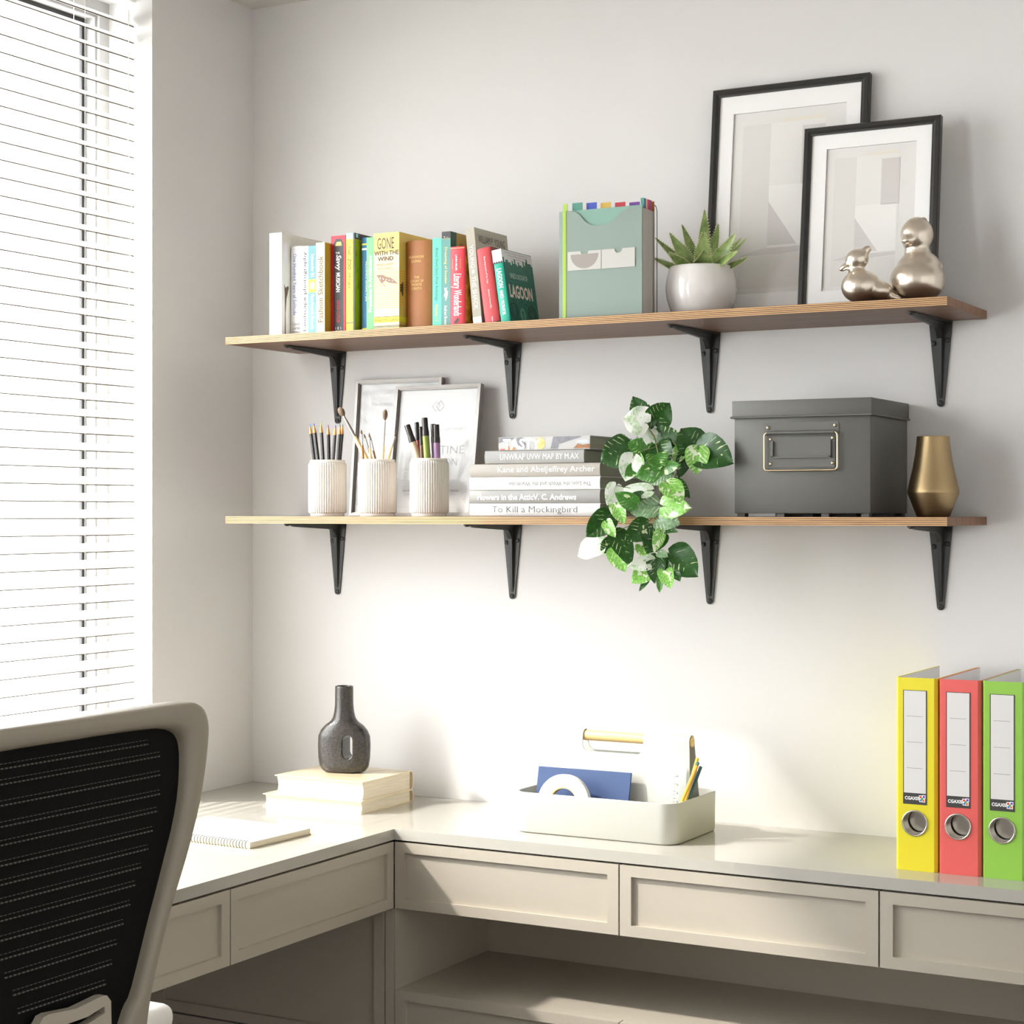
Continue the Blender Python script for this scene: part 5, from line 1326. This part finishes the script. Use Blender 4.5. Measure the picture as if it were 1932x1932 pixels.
# ============================================================ OFFICE CHAIR
YC = -1.6750; XB = 1.0
ch = thing('office_chair', 'grey office chair with black mesh back, turned to the desk', 'chair', (.80, YC, 0))
M_CHR = mat('chair_grey', (142, 133, 119), .42); M_CHM = None
def mesh_fabric():
    m = bpy.data.materials.new('mesh_fabric'); m.use_nodes = True; nt = m.node_tree; bs = nt.nodes['Principled BSDF']; N = nt.nodes.new
    tc = N('ShaderNodeTexCoord'); mp = N('ShaderNodeMapping'); mp.inputs['Rotation'].default_value = (R(32), 0, 0); mp.inputs['Scale'].default_value = (0, 430, 430)
    nt.links.new(tc.outputs['Object'], mp.inputs[0])
    ck = N('ShaderNodeTexChecker'); ck.inputs['Scale'].default_value = 1.0; ck.inputs['Color1'].default_value = (0.0008, .0008, .0008, 1); ck.inputs['Color2'].default_value = (.006, .0055, .005, 1)
    nt.links.new(mp.outputs[0], ck.inputs[0]); nt.links.new(ck.outputs[0], bs.inputs['Base Color'])
    bs.inputs['Roughness'].default_value = .8; bs.inputs['Specular IOR Level'].default_value = .15
    return m
def rib_fabric():
    m = bpy.data.materials.new('rib_thread'); m.use_nodes = True; nt = m.node_tree; bs = nt.nodes['Principled BSDF']; N = nt.nodes.new
    tc = N('ShaderNodeTexCoord'); mp = N('ShaderNodeMapping'); mp.inputs['Scale'].default_value = (0, 300, 0)
    nt.links.new(tc.outputs['Object'], mp.inputs[0])
    ck = N('ShaderNodeTexChecker'); ck.inputs['Scale'].default_value = 1.0; ck.inputs['Color1'].default_value = rgba((24, 23, 22)); ck.inputs['Color2'].default_value = rgba((92, 88, 82))
    nt.links.new(mp.outputs[0], ck.inputs[0]); nt.links.new(ck.outputs[0], bs.inputs['Base Color']); bs.inputs['Roughness'].default_value = .8
    return m
OUT = [(YC, 1.1068), (-1.6172, 1.1072), (-1.5202, 1.1074), (-1.4582, 1.1073), (-1.4404, 1.1039), (-1.4278, 1.0937), (-1.4217, 1.0772), (-1.4224, 1.0591), (-1.4278, 1.028), (-1.4368, .9908), (-1.4511, .9501), (-1.4722, .9065), (-1.493, .8681), (-1.5134, .8215), (-1.5302, .7771), (-1.5385, .7421), (-1.5418, .7251), (-1.548, .690), (-1.566, .650), (-1.600, .620), (YC, .605)]
INN = [(YC, 1.0807), (-1.6172, 1.0812), (-1.5369, 1.0801), (-1.4998, 1.0769), (-1.4792, 1.0697), (-1.4720, 1.062), (-1.4687, 1.0552), (-1.4659, 1.0371), (-1.4687, .9951), (-1.4792, .9565), (-1.493, .9233), (-1.51, .8822), (-1.5269, .8439), (-1.5435, .8017), (-1.5599, .7622), (-1.5729, .7502), (-1.5809, .7347), (-1.594, .712), (-1.610, .695), (-1.640, .682), (YC, .678)]
def mirror(p): return [(a, z) for a, z in p] + [(2*YC-a, z) for a, z in p[-2:0:-1]]
def smooth_closed(p, it=1):
    for _ in range(it):
        q = []
        for i in range(len(p)):
            a, b_ = p[i], p[(i+1) % len(p)]
            q += [(a[0]*.75+b_[0]*.25, a[1]*.75+b_[1]*.25), (a[0]*.25+b_[0]*.75, a[1]*.25+b_[1]*.75)]
        p = q
    return p
o_, i_ = smooth_closed(mirror(OUT)), smooth_closed(mirror(INN))
b = MB(); rings = []
cx0 = Vector((.80, YC, 0))
for po_, pi_ in zip(o_, i_):
    def L2(t): return po_[0]+(pi_[0]-po_[0])*t - YC, po_[1]+(pi_[1]-po_[1])*t
    row = []
    for t, x in ((0.02, -.034), (0.0, -.028), (0.0, -.008), (.05, -.002), (.14, 0), (.70, 0), (.88, -.003), (.97, -.009), (1.0, -.020), (1.0, -.034)):
        y, z = L2(t); row.append((XB-.80+x, y, z))
    rings.append(row)
rings.append(rings[0]); b.loft(rings, 0, True)
b.build('back_frame', M_CHR, ch, smooth=50)
b = MB(); n = len(i_); pts = [(XB-.80-.016, p[0]-YC, p[1]) for p in i_]
half = n//2
cen = (XB-.80-.016, 0, .9)
# strips between the left and right halves of the opening
left = [p for p in pts]; rowsz = [.650 + (1.0880-.650)*k/40 for k in range(41)]
MIDP = [((a[0]+c[0])/2, (a[1]+c[1])/2) for a, c in zip(OUT, INN)]
def xr(z):
    best = .01
    for k in range(len(MIDP)-1):
        (a, z0), (c_, z1) = MIDP[k], MIDP[k+1]
        if min(z0, z1)-1e-6 <= z <= max(z0, z1)+1e-6 and abs(z1-z0) > 1e-6:
            y = a + (c_-a)*(z-z0)/(z1-z0); best = max(best, y-YC)
    return best
rr = []
for z in rowsz:
    w_ = max(xr(z), .06); rr.append([(XB-.80-.016, -w_+2*w_*j/12, z) for j in range(13)])
b.loft(rr, 0, False); b.build('mesh_panel', mesh_fabric(), ch, fix=False)
M_RIB = rib_fabric()
RIBS = [(.1481, 1.0612), (.1701, 1.0439), (.1718, 1.0206), (.1711, .9972), (.1667, .9767), (.1565, .9541), (.1481, .9332), (.1348, .9130), (.1256, .8932), (.1151, .8714), (.1028, .8506), (.0931, .8291), (.0823, .8069), (.0728, .7851), (.0640, .7635), (.056, .742), (.048, .720)]
for hw, z in RIBS:
    b = MB(); b.tube([(XB-.80-.0150, -hw, z), (XB-.80-.0146, -hw*.5, z), (XB-.80-.0146, 0, z), (XB-.80-.0146, hw*.5, z), (XB-.80-.0150, hw, z)], .0011, 6); b.build('rib', M_RIB, ch, smooth=60)
    b = MB(); b.box(XB-.80-.0158, XB-.80-.0154, -hw, hw, z+.0048, z+.0056); b.build('rib_thread', M_RIB, ch)
# lumbar handle: sloped shield with a slot
b = MB()
ol = [(-.0615, .7000), (-.0600, .7704), (-.0530, .7785), (-.0440, .7798), (.0, .7755), (.0440, .7798), (.0530, .7785), (.0600, .7704), (.0615, .7000)]
sl = [(-.0490, .7590), (-.0485, .7670), (-.020, .7615), (.020, .7615), (.0485, .7670), (.0490, .7590), (.020, .7530), (-.020, .7530)]
b.prism(ol, XB-.80-.008, XB-.80+.004, 'x', [sl]); b.build('lumbar_support', mat('chair_grey_light', (170, 162, 148), .35), ch)
# spine, seat, arms, column, base
b = MB(); b.box(XB-.80-.034, XB-.80-.005, -.030, .030, .50, .625, r=.006); b.box(.02, XB-.80-.01, -.040, .040, .435, .500, r=.01); b.build('back_support', M_CHR, ch, smooth=40)
b = MB(); b.box(-.245, .165, -.245, .245, .440, .500, r=.028, seg=4); b.build('seat', mat('seat_fabric', (60, 58, 56), .9), ch, smooth=50)
M_ARM = mat('arm_pad_white', (232, 228, 222), .45)
for s_ in (1, -1):
    b = MB(); y = s_*.2580
    b.box(-.120, .110, y-.040, y+.040, .664, .701, r=.016, seg=4); ap = b.build('armrest', M_ARM, ch, smooth=50)
    b = MB(); b.tube([(.0, y, .668), (.0, y, .50), (.0, y*.92, .455), (0, y*.5, .440)], .016, 12); b.build('arm_post', M_CHR, ap, smooth=50)
b = MB(); b.tube([(0, 0, .44), (0, 0, .26)], .030, 20); b.tube([(0, 0, .27), (0, 0, .085)], .022, 20); b.build('gas_column', M_BLACK, ch, smooth=50)
for k in range(5):
    a = R(72*k+18); c_, s_ = math.cos(a), math.sin(a)
    b = MB(); b.tube([(0, 0, .105), (.14*c_, .14*s_, .098), (.29*c_, .29*s_, .078)], [.026, .020, .014], 10); lg2 = b.build('base_leg', M_CHR, ch, smooth=50)
    b = MB(); b.tube([(.29*c_-.011*s_, .29*s_+.011*c_, .030), (.29*c_+.011*s_, .29*s_-.011*c_, .030)], .030, 20); b.build('caster', M_BLACK, lg2, smooth=40)
